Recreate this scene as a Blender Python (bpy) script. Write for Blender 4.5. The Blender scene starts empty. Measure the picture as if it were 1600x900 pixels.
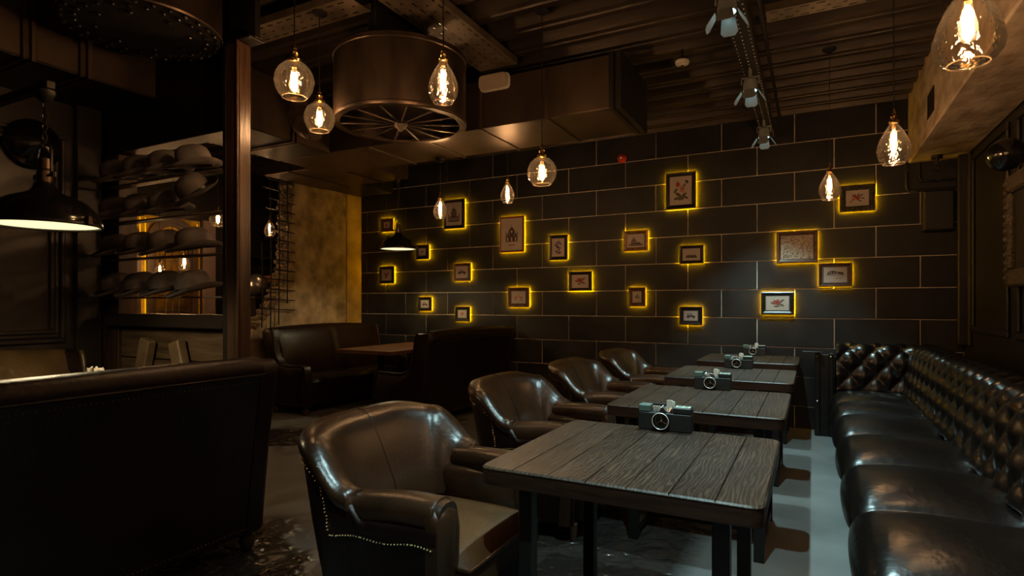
import bpy, bmesh, math, random
from mathutils import Vector, Matrix
R = math.radians
PI = math.pi
random.seed(7)
sc = bpy.context.scene
COL = sc.collection

# ------------------------------------------------------------------ camera, world, exposure
cam_d = bpy.data.cameras.new('camera'); cam = bpy.data.objects.new('camera', cam_d); COL.objects.link(cam)
cam.location = (0, 0, 1.3)
cam.rotation_euler = (R(90), 0, R(27.4445))
cam_d.sensor_width = 36; cam_d.lens = 905 / 1600 * 36; cam_d.shift_y = 24 / 1600; cam_d.clip_start = .05
sc.camera = cam
w = bpy.data.worlds.new('world'); sc.world = w; w.use_nodes = True
w.node_tree.nodes['Background'].inputs[0].default_value = (.9, .75, .6, 1)
w.node_tree.nodes['Background'].inputs[1].default_value = 0.0
vs = sc.view_settings
vs.view_transform = 'Standard'; vs.look = 'None'; vs.exposure = 0.0; vs.gamma = 1; vs.use_curve_mapping = False
cy = sc.cycles
cy.max_bounces = 8; cy.diffuse_bounces = 4; cy.glossy_bounces = 4; cy.transparent_max_bounces = 16
cy.caustics_reflective = False; cy.caustics_refractive = False
cy.sample_clamp_indirect = 4.0; cy.use_denoising = True
try: cy.use_light_tree = True
except Exception: pass

# ------------------------------------------------------------------ light levels
L_PENDANT = 560.0       # filament radiance
L_LED = 190.0            # yellow strip behind each frame
W_SPOT = 172.0          # track spotlights
L_DOME = 9.0            # diffuser of the dome lamps
WARM = (1.0, .62, .36); COOL = (.62, .98, 1.0); YEL = (1.0, .50, .0)

# ------------------------------------------------------------------ materials
MATS = {}
def mat(name, col, rough=.5, metal=0., var=0., vscale=8., bump=0., bscale=40., spec=.5, coat=0., stretch=(1, 1, 1), col2=None, emit=None, es=0., detail=6, rvar=0.):
    if name in MATS: return MATS[name]
    m = bpy.data.materials.new(name); m.use_nodes = True
    nt = m.node_tree; b = nt.nodes['Principled BSDF']
    b.inputs['Base Color'].default_value = (*col, 1); b.inputs['Roughness'].default_value = rough
    b.inputs['Metallic'].default_value = metal; b.inputs['Specular IOR Level'].default_value = spec
    b.inputs['Coat Weight'].default_value = coat; b.inputs['Coat Roughness'].default_value = .15
    if emit:
        b.inputs['Emission Color'].default_value = (*emit, 1); b.inputs['Emission Strength'].default_value = es
    if var or bump or col2 or rvar:
        tc = nt.nodes.new('ShaderNodeTexCoord'); mp = nt.nodes.new('ShaderNodeMapping'); mp.inputs['Scale'].default_value = stretch
        oi = nt.nodes.new('ShaderNodeObjectInfo'); mu = nt.nodes.new('ShaderNodeVectorMath'); mu.operation = 'MULTIPLY_ADD'
        cb = nt.nodes.new('ShaderNodeCombineXYZ')
        for k in range(3): nt.links.new(oi.outputs['Random'], cb.inputs[k])
        nt.links.new(cb.outputs[0], mu.inputs[0]); mu.inputs[1].default_value = (17, 23, 31)
        nt.links.new(tc.outputs['Object'], mu.inputs[2]); nt.links.new(mu.outputs[0], mp.inputs[0])
        n = nt.nodes.new('ShaderNodeTexNoise'); n.inputs['Scale'].default_value = vscale; n.inputs['Detail'].default_value = detail
        nt.links.new(mp.outputs[0], n.inputs['Vector'])
        if var or col2:
            cr = nt.nodes.new('ShaderNodeValToRGB')
            c2 = col2 or tuple(min(1, c * (1 + var)) for c in col); c1 = col if col2 else tuple(c * (1 - var) for c in col)
            cr.color_ramp.elements[0].position = .32; cr.color_ramp.elements[1].position = .68
            cr.color_ramp.elements[0].color = (*c1, 1); cr.color_ramp.elements[1].color = (*c2, 1)
            nt.links.new(n.outputs['Fac'], cr.inputs[0]); nt.links.new(cr.outputs[0], b.inputs['Base Color'])
        if rvar:
            mr = nt.nodes.new('ShaderNodeMapRange'); mr.inputs[1].default_value = .3; mr.inputs[2].default_value = .7
            mr.inputs[3].default_value = max(.02, rough - rvar); mr.inputs[4].default_value = min(1, rough + rvar)
            nt.links.new(n.outputs['Fac'], mr.inputs[0]); nt.links.new(mr.outputs[0], b.inputs['Roughness'])
        if bump:
            n2 = nt.nodes.new('ShaderNodeTexNoise'); n2.inputs['Scale'].default_value = bscale; n2.inputs['Detail'].default_value = 5
            nt.links.new(mp.outputs[0], n2.inputs['Vector'])
            bp = nt.nodes.new('ShaderNodeBump'); bp.inputs['Strength'].default_value = bump; bp.inputs['Distance'].default_value = .02
            nt.links.new(n2.outputs['Fac'], bp.inputs['Height']); nt.links.new(bp.outputs[0], b.inputs['Normal'])
    MATS[name] = m
    return m

def glass_mat(name, tint, tr=.92, bump=.0, haze=0., scale=60):
    m = bpy.data.materials.new(name); m.use_nodes = True; nt = m.node_tree; nt.nodes.clear()
    o = nt.nodes.new('ShaderNodeOutputMaterial'); mx = nt.nodes.new('ShaderNodeMixShader')
    t = nt.nodes.new('ShaderNodeBsdfTransparent'); t.inputs[0].default_value = (*[c * tr for c in tint], 1)
    g = nt.nodes.new('ShaderNodeBsdfGlossy'); g.inputs['Roughness'].default_value = .05; g.inputs[0].default_value = (1, 1, 1, 1)
    fr = nt.nodes.new('ShaderNodeFresnel'); fr.inputs[0].default_value = 1.38
    if bump:
        n = nt.nodes.new('ShaderNodeTexNoise'); n.inputs['Scale'].default_value = scale; n.inputs['Detail'].default_value = 1
        tc = nt.nodes.new('ShaderNodeTexCoord'); nt.links.new(tc.outputs['Object'], n.inputs['Vector'])
        bp = nt.nodes.new('ShaderNodeBump'); bp.inputs['Strength'].default_value = bump; bp.inputs['Distance'].default_value = .02
        nt.links.new(n.outputs['Fac'], bp.inputs['Height'])
        nt.links.new(bp.outputs[0], g.inputs['Normal']); nt.links.new(bp.outputs[0], fr.inputs['Normal'])
    nt.links.new(fr.outputs[0], mx.inputs[0]); nt.links.new(t.outputs[0], mx.inputs[1]); nt.links.new(g.outputs[0], mx.inputs[2])
    last = mx
    if haze:
        tl = nt.nodes.new('ShaderNodeBsdfTranslucent'); tl.inputs[0].default_value = (.85, .68, .45, 1)
        m2 = nt.nodes.new('ShaderNodeMixShader'); m2.inputs[0].default_value = haze
        nt.links.new(mx.outputs[0], m2.inputs[1]); nt.links.new(tl.outputs[0], m2.inputs[2]); last = m2
    nt.links.new(last.outputs[0], o.inputs[0]); MATS[name] = m
    return m

def table_mat():
    m = bpy.data.materials.new('charred oak plank'); m.use_nodes = True; nt = m.node_tree; b = nt.nodes['Principled BSDF']
    tc = nt.nodes.new('ShaderNodeTexCoord'); oi = nt.nodes.new('ShaderNodeObjectInfo'); cb = nt.nodes.new('ShaderNodeCombineXYZ')
    nt.links.new(oi.outputs['Random'], cb.inputs[0]); nt.links.new(oi.outputs['Random'], cb.inputs[1])
    ad = nt.nodes.new('ShaderNodeVectorMath'); ad.operation = 'MULTIPLY_ADD'; ad.inputs[1].default_value = (9, 13, 0)
    nt.links.new(cb.outputs[0], ad.inputs[0]); nt.links.new(tc.outputs['Object'], ad.inputs[2])
    mp = nt.nodes.new('ShaderNodeMapping'); mp.inputs['Scale'].default_value = (1.0, .16, 1); nt.links.new(ad.outputs[0], mp.inputs[0])
    w_ = nt.nodes.new('ShaderNodeTexWave'); w_.wave_type = 'BANDS'; w_.bands_direction = 'X'; w_.inputs['Scale'].default_value = 24; w_.inputs['Distortion'].default_value = 13
    w_.inputs['Detail'].default_value = 3; w_.inputs['Detail Scale'].default_value = 1.3; nt.links.new(mp.outputs[0], w_.inputs['Vector'])
    mp2 = nt.nodes.new('ShaderNodeMapping'); mp2.inputs['Scale'].default_value = (14, .9, 4); nt.links.new(ad.outputs[0], mp2.inputs[0])
    n = nt.nodes.new('ShaderNodeTexNoise'); n.inputs['Scale'].default_value = 9; n.inputs['Detail'].default_value = 8; nt.links.new(mp2.outputs[0], n.inputs['Vector'])
    n2 = nt.nodes.new('ShaderNodeTexNoise'); n2.inputs['Scale'].default_value = 3.5; n2.inputs['Detail'].default_value = 5; nt.links.new(ad.outputs[0], n2.inputs['Vector'])
    cr = nt.nodes.new('ShaderNodeValToRGB'); cr.color_ramp.elements[0].position = .45; cr.color_ramp.elements[1].position = .95
    cr.color_ramp.elements[0].color = (.025, .0155, .0100, 1); cr.color_ramp.elements[1].color = (.115, .076, .050, 1)
    mm = nt.nodes.new('ShaderNodeMix'); mm.data_type = 'FLOAT'; mm.inputs[0].default_value = .66
    nt.links.new(w_.outputs['Fac'], mm.inputs[2]); nt.links.new(n.outputs['Fac'], mm.inputs[3]); nt.links.new(mm.outputs[0], cr.inputs[0])
    mr = nt.nodes.new('ShaderNodeMapRange'); mr.inputs[1].default_value = .3; mr.inputs[2].default_value = .7; mr.inputs[3].default_value = .55; mr.inputs[4].default_value = 1.15
    nt.links.new(n2.outputs['Fac'], mr.inputs[0])
    mu = nt.nodes.new('ShaderNodeVectorMath'); mu.operation = 'SCALE'; nt.links.new(cr.outputs[0], mu.inputs[0]); nt.links.new(mr.outputs[0], mu.inputs[3])
    nt.links.new(mu.outputs[0], b.inputs['Base Color']); b.inputs['Roughness'].default_value = .40; b.inputs['Specular IOR Level'].default_value = .4
    bp = nt.nodes.new('ShaderNodeBump'); bp.inputs['Strength'].default_value = .07; bp.inputs['Distance'].default_value = .01; nt.links.new(mm.outputs[0], bp.inputs['Height']); nt.links.new(bp.outputs[0], b.inputs['Normal'])
    return m

M_TILE = mat('black slate tile', (.008, .0075, .007), .55, var=.0, vscale=2.4, col2=(.026, .0245, .023), bump=.10, bscale=9, spec=.3, rvar=.08)
M_GROUT = mat('pale grout', (.62, .52, .42), .8, var=.3, vscale=6)
M_CONC = None
M_DECK = mat('bronze roof deck', (.040, .029, .021), .40, metal=.35, var=.5, vscale=3, stretch=(.35, 3, 1), bump=.15, bscale=20)
M_DUCT = mat('bronze duct sheet', (.085, .060, .040), .42, metal=.6, var=.45, vscale=2.2, bump=.06, bscale=5, stretch=(1, 1, .5))
M_DRUM = mat('dark bronze drum', (.080, .057, .042), .36, metal=.85, var=.5, vscale=4, stretch=(1.5, 1.5, .4))
M_STEEL = mat('black steel', (.011, .010, .009), .42, metal=.2, bump=.08, bscale=30)
M_PLATE = mat('matt black plate', (.008, .007, .006), .8, spec=.2)
M_TRAY = mat('galvanised tray', (.13, .10, .07), .5, metal=.4, var=.4, vscale=6)
M_PLAST = mat('ochre plaster', (.13, .088, .045), .62, col2=(.40, .30, .18), vscale=5, bump=.6, bscale=9, detail=10)
M_OCHRE = mat('yellow tinted plaster', (.22, .14, .035), .6, col2=(.42, .29, .08), vscale=4, bump=.3, bscale=8)
M_BEAM = mat('tan plaster beam', (.24, .17, .115), .60, col2=(.52, .42, .32), vscale=6, bump=.8, bscale=11, detail=10, stretch=(1, .7, 1.3))
M_RUBBLE = mat('broken masonry', (.12, .09, .055), .9, col2=(.32, .26, .18), vscale=9, bump=.8, bscale=25)
M_PANEL = mat('dark painted panelling', (.023, .0175, .0145), .36, var=.25, vscale=2, bump=.05, bscale=20)
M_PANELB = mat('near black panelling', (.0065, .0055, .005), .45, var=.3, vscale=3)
M_POST = mat('varnished dark wood', (.050, .026, .014), .36, var=.55, vscale=5, stretch=(5, 5, .35), bump=.15, bscale=14)
M_PLANKW = mat('rustic plank', (.060, .036, .018), .55, col2=(.14, .092, .05), vscale=4, stretch=(.6, 6, 6), bump=.35, bscale=10)
M_BRACE = mat('rustic brace', (.11, .072, .038), .55, col2=(.19, .13, .07), vscale=6, bump=.3, bscale=12)
M_LEATH = mat('dark brown leather', (.029, .0125, .0055), .29, var=.4, vscale=5, bump=.09, bscale=60, spec=.55)
M_LEATH2 = mat('tan brown leather seat', (.070, .031, .010), .50, spec=.25, var=.35, vscale=5, bump=.12, bscale=60)
M_LEATHS = mat('oxblood leather', (.0095, .0034, .0026), .40, spec=.28, var=.35, vscale=4, bump=.12, bscale=45)
M_LEATHO = mat('aged olive brown leather', (.075, .048, .020), .30, var=.35, vscale=4, bump=.4, bscale=12)
M_LEATHB = mat('black leather', (.0042, .0032, .0026), .27, bump=.13, bscale=26, spec=.55)
M_NAIL = mat('antique brass nail', (.55, .36, .16), .28, metal=1.)
M_BRASS = mat('aged brass', (.52, .33, .12), .25, metal=1., var=.3, vscale=30)
M_TABLE = table_mat()
M_TEDGE = mat('dark brown table edge', (.026, .0110, .0065), .34, var=.4, vscale=6, stretch=(1, 8, 8), bump=.1, bscale=10)
M_TABLE2 = mat('brown table top', (.105, .048, .026), .38, var=.4, vscale=4, stretch=(1, 10, 4), bump=.1)
M_GLOSSB = mat('black gloss enamel', (.007, .0065, .006), .16, spec=.6, coat=.4)
M_FELT = mat('black felt', (.105, .090, .086), .66, var=.25, vscale=12, bump=.1, bscale=90)
M_RIBBON = mat('black ribbon', (.012, .010, .010), .35)
M_SHELF = mat('dusky shelf', (.20, .145, .125), .45, var=.2, vscale=5)
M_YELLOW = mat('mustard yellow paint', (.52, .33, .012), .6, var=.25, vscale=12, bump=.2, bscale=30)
M_ARCHW = mat('brown arch timber', (.070, .042, .024), .42, var=.4, vscale=6)
M_PAPER = mat('cream paper', (.47, .39, .32), .55, var=.08, vscale=6)
M_INK = mat('sepia ink', (.07, .045, .035), .7)
M_INKR = mat('red ink', (.36, .06, .045), .7)
M_INKG = mat('green ink', (.10, .09, .045), .7)
M_INKP = mat('mauve ink', (.20, .15, .20), .7)
M_INKO = mat('pink ink', (.48, .20, .14), .7)
M_FBLK = mat('black picture frame', (.014, .011, .009), .35)
M_FBRN = mat('brown picture frame', (.12, .050, .020), .38, var=.4, vscale=20)
M_FRED = mat('red picture frame', (.22, .028, .018), .35)
M_FGLD = mat('gilt wood picture frame', (.24, .12, .035), .35, metal=.3, var=.4, vscale=25)
M_FORN = mat('carved dark gilt frame', (.085, .065, .040), .45, metal=.3, var=.6, vscale=40, bump=1., bscale=60)
M_MATTE = mat('picture mount', (.10, .075, .06), .6)
M_WHITE = mat('white plastic', (.62, .58, .52), .4)
M_NAPK = mat('white napkin', (.75, .72, .62), .7)
M_LABEL = mat('pale green label', (.45, .62, .52), .5)
M_CHROME = mat('worn chrome', (.72, .72, .72), .18, metal=1.)
M_LRING = mat('pale metal ring', (.75, .75, .72), .35, metal=.25)
M_RED = mat('red alarm plastic', (.42, .020, .018), .35)
M_HOLD = mat('black holder', (.020, .022, .021), .42, bump=.05)
M_GREENM = mat('grey green paint', (.10, .16, .14), .45)
M_SPOTB = mat('grey spotlight metal', (.30, .33, .33), .30, metal=.4)
M_SACH = mat('foil sachet', (.55, .55, .52), .25, metal=.6)
M_BOOK = mat('orange book', (.40, .13, .035), .6)
M_BALL = mat('steel ball', (.38, .37, .36), .28, metal=.9)
M_BOTTLE = mat('dark bottle', (.03, .035, .02), .12, spec=.6)
M_GLASS = glass_mat('smoked amber glass', (.92, .84, .70), .93, .24, .0035, 55)
M_BULBG = glass_mat('clear bulb glass', (1, .93, .8), .97, 0, .012)
M_LIP = glass_mat('thick glass lip', (1, .93, .8), .8, 0, .10)
M_PANE = glass_mat('window pane', (.7, .66, .6), .85)
M_PICG = glass_mat('picture glass', (1, 1, 1), .97)
M_FIL = mat('glowing filament', (1, .6, .25), .5, emit=WARM, es=L_PENDANT)
M_FILS = mat('glowing small filament', (1, .6, .25), .5, emit=WARM, es=330.)
M_LED = mat('yellow led strip', (1, .7, .1), .5, emit=YEL, es=L_LED)
M_LED2 = mat('amber column led', (1, .7, .1), .5, emit=YEL, es=1.1)
M_DIFF = mat('lit dome diffuser', (1, .9, .7), .5, emit=(1., .88, .50), es=1.25)
M_LENS = mat('lit spotlight lens', (1, 1, 1), .5, emit=COOL, es=25.)
M_MAP = None

def map_mat():
    m = bpy.data.materials.new('printed map'); m.use_nodes = True; nt = m.node_tree; b = nt.nodes['Principled BSDF']; b.inputs['Roughness'].default_value = .6
    tc = nt.nodes.new('ShaderNodeTexCoord'); n = nt.nodes.new('ShaderNodeTexNoise'); n.inputs['Scale'].default_value = 11; n.inputs['Detail'].default_value = 7
    nt.links.new(tc.outputs['Object'], n.inputs['Vector'])
    mu = nt.nodes.new('ShaderNodeMath'); mu.operation = 'MULTIPLY'; mu.inputs[1].default_value = 9; nt.links.new(n.outputs['Fac'], mu.inputs[0])
    fr = nt.nodes.new('ShaderNodeMath'); fr.operation = 'PINGPONG'; fr.inputs[1].default_value = .5; nt.links.new(mu.outputs[0], fr.inputs[0])
    cr = nt.nodes.new('ShaderNodeValToRGB'); cr.color_ramp.elements[0].position = .05; cr.color_ramp.elements[1].position = .22
    cr.color_ramp.elements[0].color = (.17, .12, .08, 1); cr.color_ramp.elements[1].color = (.46, .36, .25, 1)
    nt.links.new(fr.outputs[0], cr.inputs[0]); nt.links.new(cr.outputs[0], b.inputs['Base Color'])
    return m
M_MAP = map_mat()

def floor_mat():
    m = bpy.data.materials.new('worn concrete floor'); m.use_nodes = True; nt = m.node_tree; b = nt.nodes['Principled BSDF']
    tc = nt.nodes.new('ShaderNodeTexCoord')
    n = nt.nodes.new('ShaderNodeTexNoise'); n.inputs['Scale'].default_value = 2.2; n.inputs['Detail'].default_value = 9; nt.links.new(tc.outputs['Object'], n.inputs['Vector'])
    cr = nt.nodes.new('ShaderNodeValToRGB'); cr.color_ramp.elements[0].position = .3; cr.color_ramp.elements[1].position = .72
    cr.color_ramp.elements[0].color = (.090, .092, .088, 1); cr.color_ramp.elements[1].color = (.165, .170, .164, 1)
    nt.links.new(n.outputs['Fac'], cr.inputs[0])
    # patches of dark glossy embossed paving
    v = nt.nodes.new('ShaderNodeTexVoronoi'); v.inputs['Scale'].default_value = 9; v.feature = 'SMOOTH_F1'
    nd = nt.nodes.new('ShaderNodeTexNoise'); nd.inputs['Scale'].default_value = 6; nt.links.new(tc.outputs['Object'], nd.inputs['Vector'])
    mixv = nt.nodes.new('ShaderNodeMix'); mixv.data_type = 'VECTOR'; mixv.inputs[0].default_value = .35
    nt.links.new(tc.outputs['Object'], mixv.inputs[4]); nt.links.new(nd.outputs['Color'], mixv.inputs[5]); nt.links.new(mixv.outputs[1], v.inputs['Vector'])
    n3 = nt.nodes.new('ShaderNodeTexNoise'); n3.inputs['Scale'].default_value = .9; n3.inputs['Detail'].default_value = 3; nt.links.new(tc.outputs['Object'], n3.inputs['Vector'])
    sx = nt.nodes.new('ShaderNodeSeparateXYZ'); nt.links.new(tc.outputs['Object'], sx.inputs[0])
    mx = nt.nodes.new('ShaderNodeMapRange'); mx.inputs[1].default_value = -.50; mx.inputs[2].default_value = -.62; mx.inputs[3].default_value = 0; mx.inputs[4].default_value = 1
    nt.links.new(sx.outputs[0], mx.inputs[0])
    mx2 = nt.nodes.new('ShaderNodeMapRange'); mx2.inputs[1].default_value = .54; mx2.inputs[2].default_value = .60; nt.links.new(n3.outputs['Fac'], mx2.inputs[0])
    pm = nt.nodes.new('ShaderNodeMath'); pm.operation = 'MULTIPLY'; nt.links.new(mx.outputs[0], pm.inputs[0])
    mx3 = nt.nodes.new('ShaderNodeMapRange'); mx3.inputs[1].default_value = -1.75; mx3.inputs[2].default_value = -1.5; nt.links.new(sx.outputs[0], mx3.inputs[0])
    mxx = nt.nodes.new('ShaderNodeMath'); mxx.operation = 'MAXIMUM'; nt.links.new(mx2.outputs[0], mxx.inputs[0]); nt.links.new(mx3.outputs[0], mxx.inputs[1]); nt.links.new(mxx.outputs[0], pm.inputs[1])
    mc = nt.nodes.new('ShaderNodeMix'); mc.data_type = 'RGBA'; nt.links.new(pm.outputs[0], mc.inputs[0]); nt.links.new(cr.outputs[0], mc.inputs[6]); mc.inputs[7].default_value = (.026, .022, .019, 1)
    nt.links.new(mc.outputs[2], b.inputs['Base Color'])
    mr = nt.nodes.new('ShaderNodeMapRange'); mr.inputs[3].default_value = .52; mr.inputs[4].default_value = .22; nt.links.new(pm.outputs[0], mr.inputs[0]); nt.links.new(mr.outputs[0], b.inputs['Roughness'])
    hm = nt.nodes.new('ShaderNodeMath'); hm.operation = 'MULTIPLY'; nt.links.new(v.outputs['Distance'], hm.inputs[0]); nt.links.new(pm.outputs[0], hm.inputs[1])
    bp = nt.nodes.new('ShaderNodeBump'); bp.inputs['Strength'].default_value = .8; bp.inputs['Distance'].default_value = .05; nt.links.new(hm.outputs[0], bp.inputs['Height']); nt.links.new(bp.outputs[0], b.inputs['Normal'])
    return m
M_CONC = floor_mat()

# ------------------------------------------------------------------ mesh builder
class MB:
    def __init__(s): s.v = []; s.f = []
    def add(s, vs, fs):
        o = len(s.v); s.v += [tuple(p) for p in vs]; s.f += [tuple(i + o for i in q) for q in fs]; return s
    def box(s, x0, x1, y0, y1, z0, z1, c=0., T=None):
        if x1 < x0: x0, x1 = x1, x0
        if y1 < y0: y0, y1 = y1, y0
        if z1 < z0: z0, z1 = z1, z0
        if c <= 0:
            vs = [(x, y, z) for x in (x0, x1) for y in (y0, y1) for z in (z0, z1)]
            fs = [(0, 1, 3, 2), (4, 6, 7, 5), (0, 4, 5, 1), (2, 3, 7, 6), (0, 2, 6, 4), (1, 5, 7, 3)]
        else:
            c = min(c, (x1 - x0) * .49, (y1 - y0) * .49, (z1 - z0) * .49)
            L = ((x0, x1), (y0, y1), (z0, z1)); vs = []; idx = {}
            for i in (0, 1):
                for j in (0, 1):
                    for k in (0, 1):
                        b = [L[0][i], L[1][j], L[2][k]]; sg = [1 if q == 0 else -1 for q in (i, j, k)]
                        for a in range(3):
                            p = list(b)
                            for q in range(3):
                                if q != a: p[q] += sg[q] * c
                            idx[(i, j, k, a)] = len(vs); vs.append(p)
            fs = []
            for a in range(3):
                u, w_ = [q for q in range(3) if q != a]
                for e in (0, 1):
                    q = []
                    for (i, j) in ((0, 0), (1, 0), (1, 1), (0, 1)):
                        t = [0, 0, 0]; t[a] = e; t[u] = i; t[w_] = j; q.append(idx[(*t, a)])
                    fs.append(q)
                    # edges parallel to a
                for i in (0, 1):
                    for j in (0, 1):
                        t0 = [0, 0, 0]; t1 = [0, 0, 0]; t0[u] = t1[u] = i; t0[w_] = t1[w_] = j; t1[a] = 1
                        fs.append((idx[(*t0, u)], idx[(*t0, w_)], idx[(*t1, w_)], idx[(*t1, u)]))
            for i in (0, 1):
                for j in (0, 1):
                    for k in (0, 1): fs.append(tuple(idx[(i, j, k, a)] for a in range(3)))
        if T is not None: vs = [T @ Vector(p) for p in vs]
        return s.add(vs, fs)
    def tube(s, pts, r, n=8, closed=False, cap=True):
        pts = [Vector(p) for p in pts]; m = len(pts); rows = []
        rr = r if isinstance(r, (list, tuple)) else [r] * m
        up = None
        for i, p in enumerate(pts):
            if closed: d = pts[(i + 1) % m] - pts[i - 1]
            else: d = pts[min(i + 1, m - 1)] - pts[max(i - 1, 0)]
            d.normalize()
            if up is None:
                up = Vector((0, 0, 1)) if abs(d.z) < .9 else Vector((1, 0, 0))
            a = d.cross(up)
            if a.length < 1e-5: a = d.cross(Vector((0, 1, 0)))
            a.normalize(); b = a.cross(d); up = b
            rows.append([p + a * (rr[i] * math.cos(2 * PI * k / n)) + b * (rr[i] * math.sin(2 * PI * k / n)) for k in range(n)])
        return s.grid(rows, closeu=closed, closev=True, cap=cap and not closed)
    def grid(s, rows, closeu=False, closev=False, cap=False):
        nu, nv = len(rows), len(rows[0]); vs = [p for r_ in rows for p in r_]; fs = []
        for i in range(nu if closeu else nu - 1):
            for j in range(nv if closev else nv - 1):
                a = i * nv + j; b = i * nv + (j + 1) % nv; c = ((i + 1) % nu) * nv + (j + 1) % nv; d = ((i + 1) % nu) * nv + j
                fs.append((a, b, c, d))
        if cap:
            fs.append(tuple(range(nv))); fs.append(tuple((nu - 1) * nv + k for k in reversed(range(nv))))
        return s.add(vs, fs)
    def lathe(s, prof, n=24, c=(0, 0, 0), cap=True, T=None, sx=1, sy=1):
        rows = [[Vector((c[0] + r_ * sx * math.cos(2 * PI * k / n), c[1] + r_ * sy * math.sin(2 * PI * k / n), c[2] + z)) for k in range(n)] for r_, z in prof]
        if T is not None: rows = [[T @ p for p in q] for q in rows]
        return s.grid(rows, closev=True, cap=cap)
    def prism(s, poly, fn, a, b):
        n = len(poly); vs = [fn(p, a) for p in poly] + [fn(p, b) for p in poly]
        fs = [tuple(range(n)), tuple(range(2 * n - 1, n - 1, -1))] + [(i, (i + 1) % n, n + (i + 1) % n, n + i) for i in range(n)]
        return s.add(vs, fs)
    def mesh(s, name, m, smooth=35, fix=True):
        me = bpy.data.meshes.new(name); me.from_pydata(s.v, [], s.f); me.materials.append(m)
        if fix:
            bm = bmesh.new(); bm.from_mesh(me); bmesh.ops.recalc_face_normals(bm, faces=bm.faces[:]); bm.to_mesh(me); bm.free()
        if smooth:
            me.polygons.foreach_set('use_smooth', [True] * len(me.polygons))
            try: me.set_sharp_from_angle(angle=R(smooth))
            except Exception: pass
        me.update(); return me
    def build(s, name, m, parent=None, smooth=35, sub=0):
        return link(name, s.mesh(name, m, smooth), parent, sub)

def link(name, me, parent=None, sub=0):
    o = bpy.data.objects.new(name, me); COL.objects.link(o); o.parent = parent
    if sub:
        md = o.modifiers.new('subdivision', 'SUBSURF'); md.levels = sub; md.render_levels = sub
    return o
def thing(name, label, cat, loc=(0, 0, 0), rotz=0, group=None):
    o = bpy.data.objects.new(name, None); COL.objects.link(o); o.location = loc; o.rotation_euler = (0, 0, rotz); o.empty_display_size = .1
    return tag(o, label, cat, group)
def tag(o, label, cat, group=None):
    o['label'] = label; o['category'] = cat
    if group: o['group'] = group
    return o
def struct(o): o['kind'] = 'structure'; return o
def stuff(o): o['kind'] = 'stuff'; return o
def dup(root, loc, rotz=0, label=None, group=None, rot=None):
    def cp(o, par):
        c = o.copy(); COL.objects.link(c); c.parent = par
        for ch in list(o.children): cp(ch, c)
        return c
    r = cp(root, None); r.location = loc; r.rotation_euler = rot if rot else (0, 0, rotz)
    if label: r['label'] = label
    if group: r['group'] = group
    return r
def bx(name, m, parent, x0, x1, y0, y1, z0, z1, c=.004):
    return MB().box(x0, x1, y0, y1, z0, z1, c).build(name, m, parent, smooth=0 if c <= 0 else 35)
XZ = lambda p, a: (p[0], a, p[1])      # polygon in x,z extruded along y
YZ = lambda p, a: (a, p[0], p[1])
XY = lambda p, a: (p[0], p[1], a)
def rrect(x0, x1, y0, y1, r, n=4):
    P = []
    for cx, cy_, a0 in ((x1 - r, y1 - r, 0), (x0 + r, y1 - r, 90), (x0 + r, y0 + r, 180), (x1 - r, y0 + r, 270)):
        for k in range(n + 1):
            a = R(a0 + 90 * k / n); P.append((cx + r * math.cos(a), cy_ + r * math.sin(a)))
    return P
def lerp(a, b, t): return a + (b - a) * t
def interp(x, xs, ys):
    if x <= xs[0]: return ys[0]
    for i in range(len(xs) - 1):
        if x <= xs[i + 1]:
            t = (x - xs[i]) / (xs[i + 1] - xs[i]); t = t * t * (3 - 2 * t); return lerp(ys[i], ys[i + 1], t)
    return ys[-1]

# ------------------------------------------------------------------ the room shell
YW, XR, XL, YH, XB, CZ = 6.72, 1.25, -4.80, 2.45, -7.60, 3.27
XP = -6.06; YB = -2.2
f_ = struct(MB().box(XB - .1, XR + .1, YB - .1, YW + .1, -.1, 0).build('floor', M_CONC, smooth=0))
# corrugated deck, ribs along x
prof = []
y = YB - .1; per = .30
while y < YW + .1:
    prof += [(y, CZ), (y + .05, CZ), (y + .058, CZ + .014), (y + .072, CZ + .014), (y + .08, CZ), (y + .13, CZ), (y + .155, CZ + .075), (y + .205, CZ + .075), (y + .211, CZ + .066), (y + .219, CZ + .066), (y + .225, CZ + .075), (y + .275, CZ + .075)]; y += per
prof += [(prof[-1][0] + .03, CZ + .15), (YB - .1, CZ + .15)]
struct(MB().prism(prof, YZ, XB - .1, XR + .1).build('ceiling', M_DECK, smooth=0))
# tiled back wall
wb = struct(bx('wall_back', M_GROUT, None, XP, XR + .1, YW, YW + .15, 0, CZ + .1, 0))
CH, TW, G = .3043, .721, .0095
Z0 = 1.4506 - 5 * CH; J0 = -.890
tile_mesh = {}
def tile(x0, x1, z0, z1):
    w_, h_ = round(x1 - x0, 3), round(z1 - z0, 3)
    if w_ < .02 or h_ < .02: return
    if (w_, h_) not in tile_mesh:
        tile_mesh[(w_, h_)] = MB().box(-w_ / 2, w_ / 2, -.006, .006, -h_ / 2, h_ / 2, .002).mesh('tile', M_TILE, 35)
    o = link('tile', tile_mesh[(w_, h_)], wb); o.location = ((x0 + x1) / 2, YW - .0045, (z0 + z1) / 2)
for j in range(-1, 12):
    z0, z1 = Z0 + j * CH, Z0 + (j + 1) * CH
    z0c, z1c = max(z0 + G / 2, .005), min(z1 - G / 2, CZ + .06)
    if z1c - z0c < .03: continue
    off = 0 if j % 2 == 0 else TW / 2
    k = -9
    while True:
        a = J0 + off + k * TW; b = a + TW; k += 1
        if a > XR: break
        if b < XP: continue
        tile(max(a + G / 2, XP + .005), min(b - G / 2, XR - .005), z0c, z1c)
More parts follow.
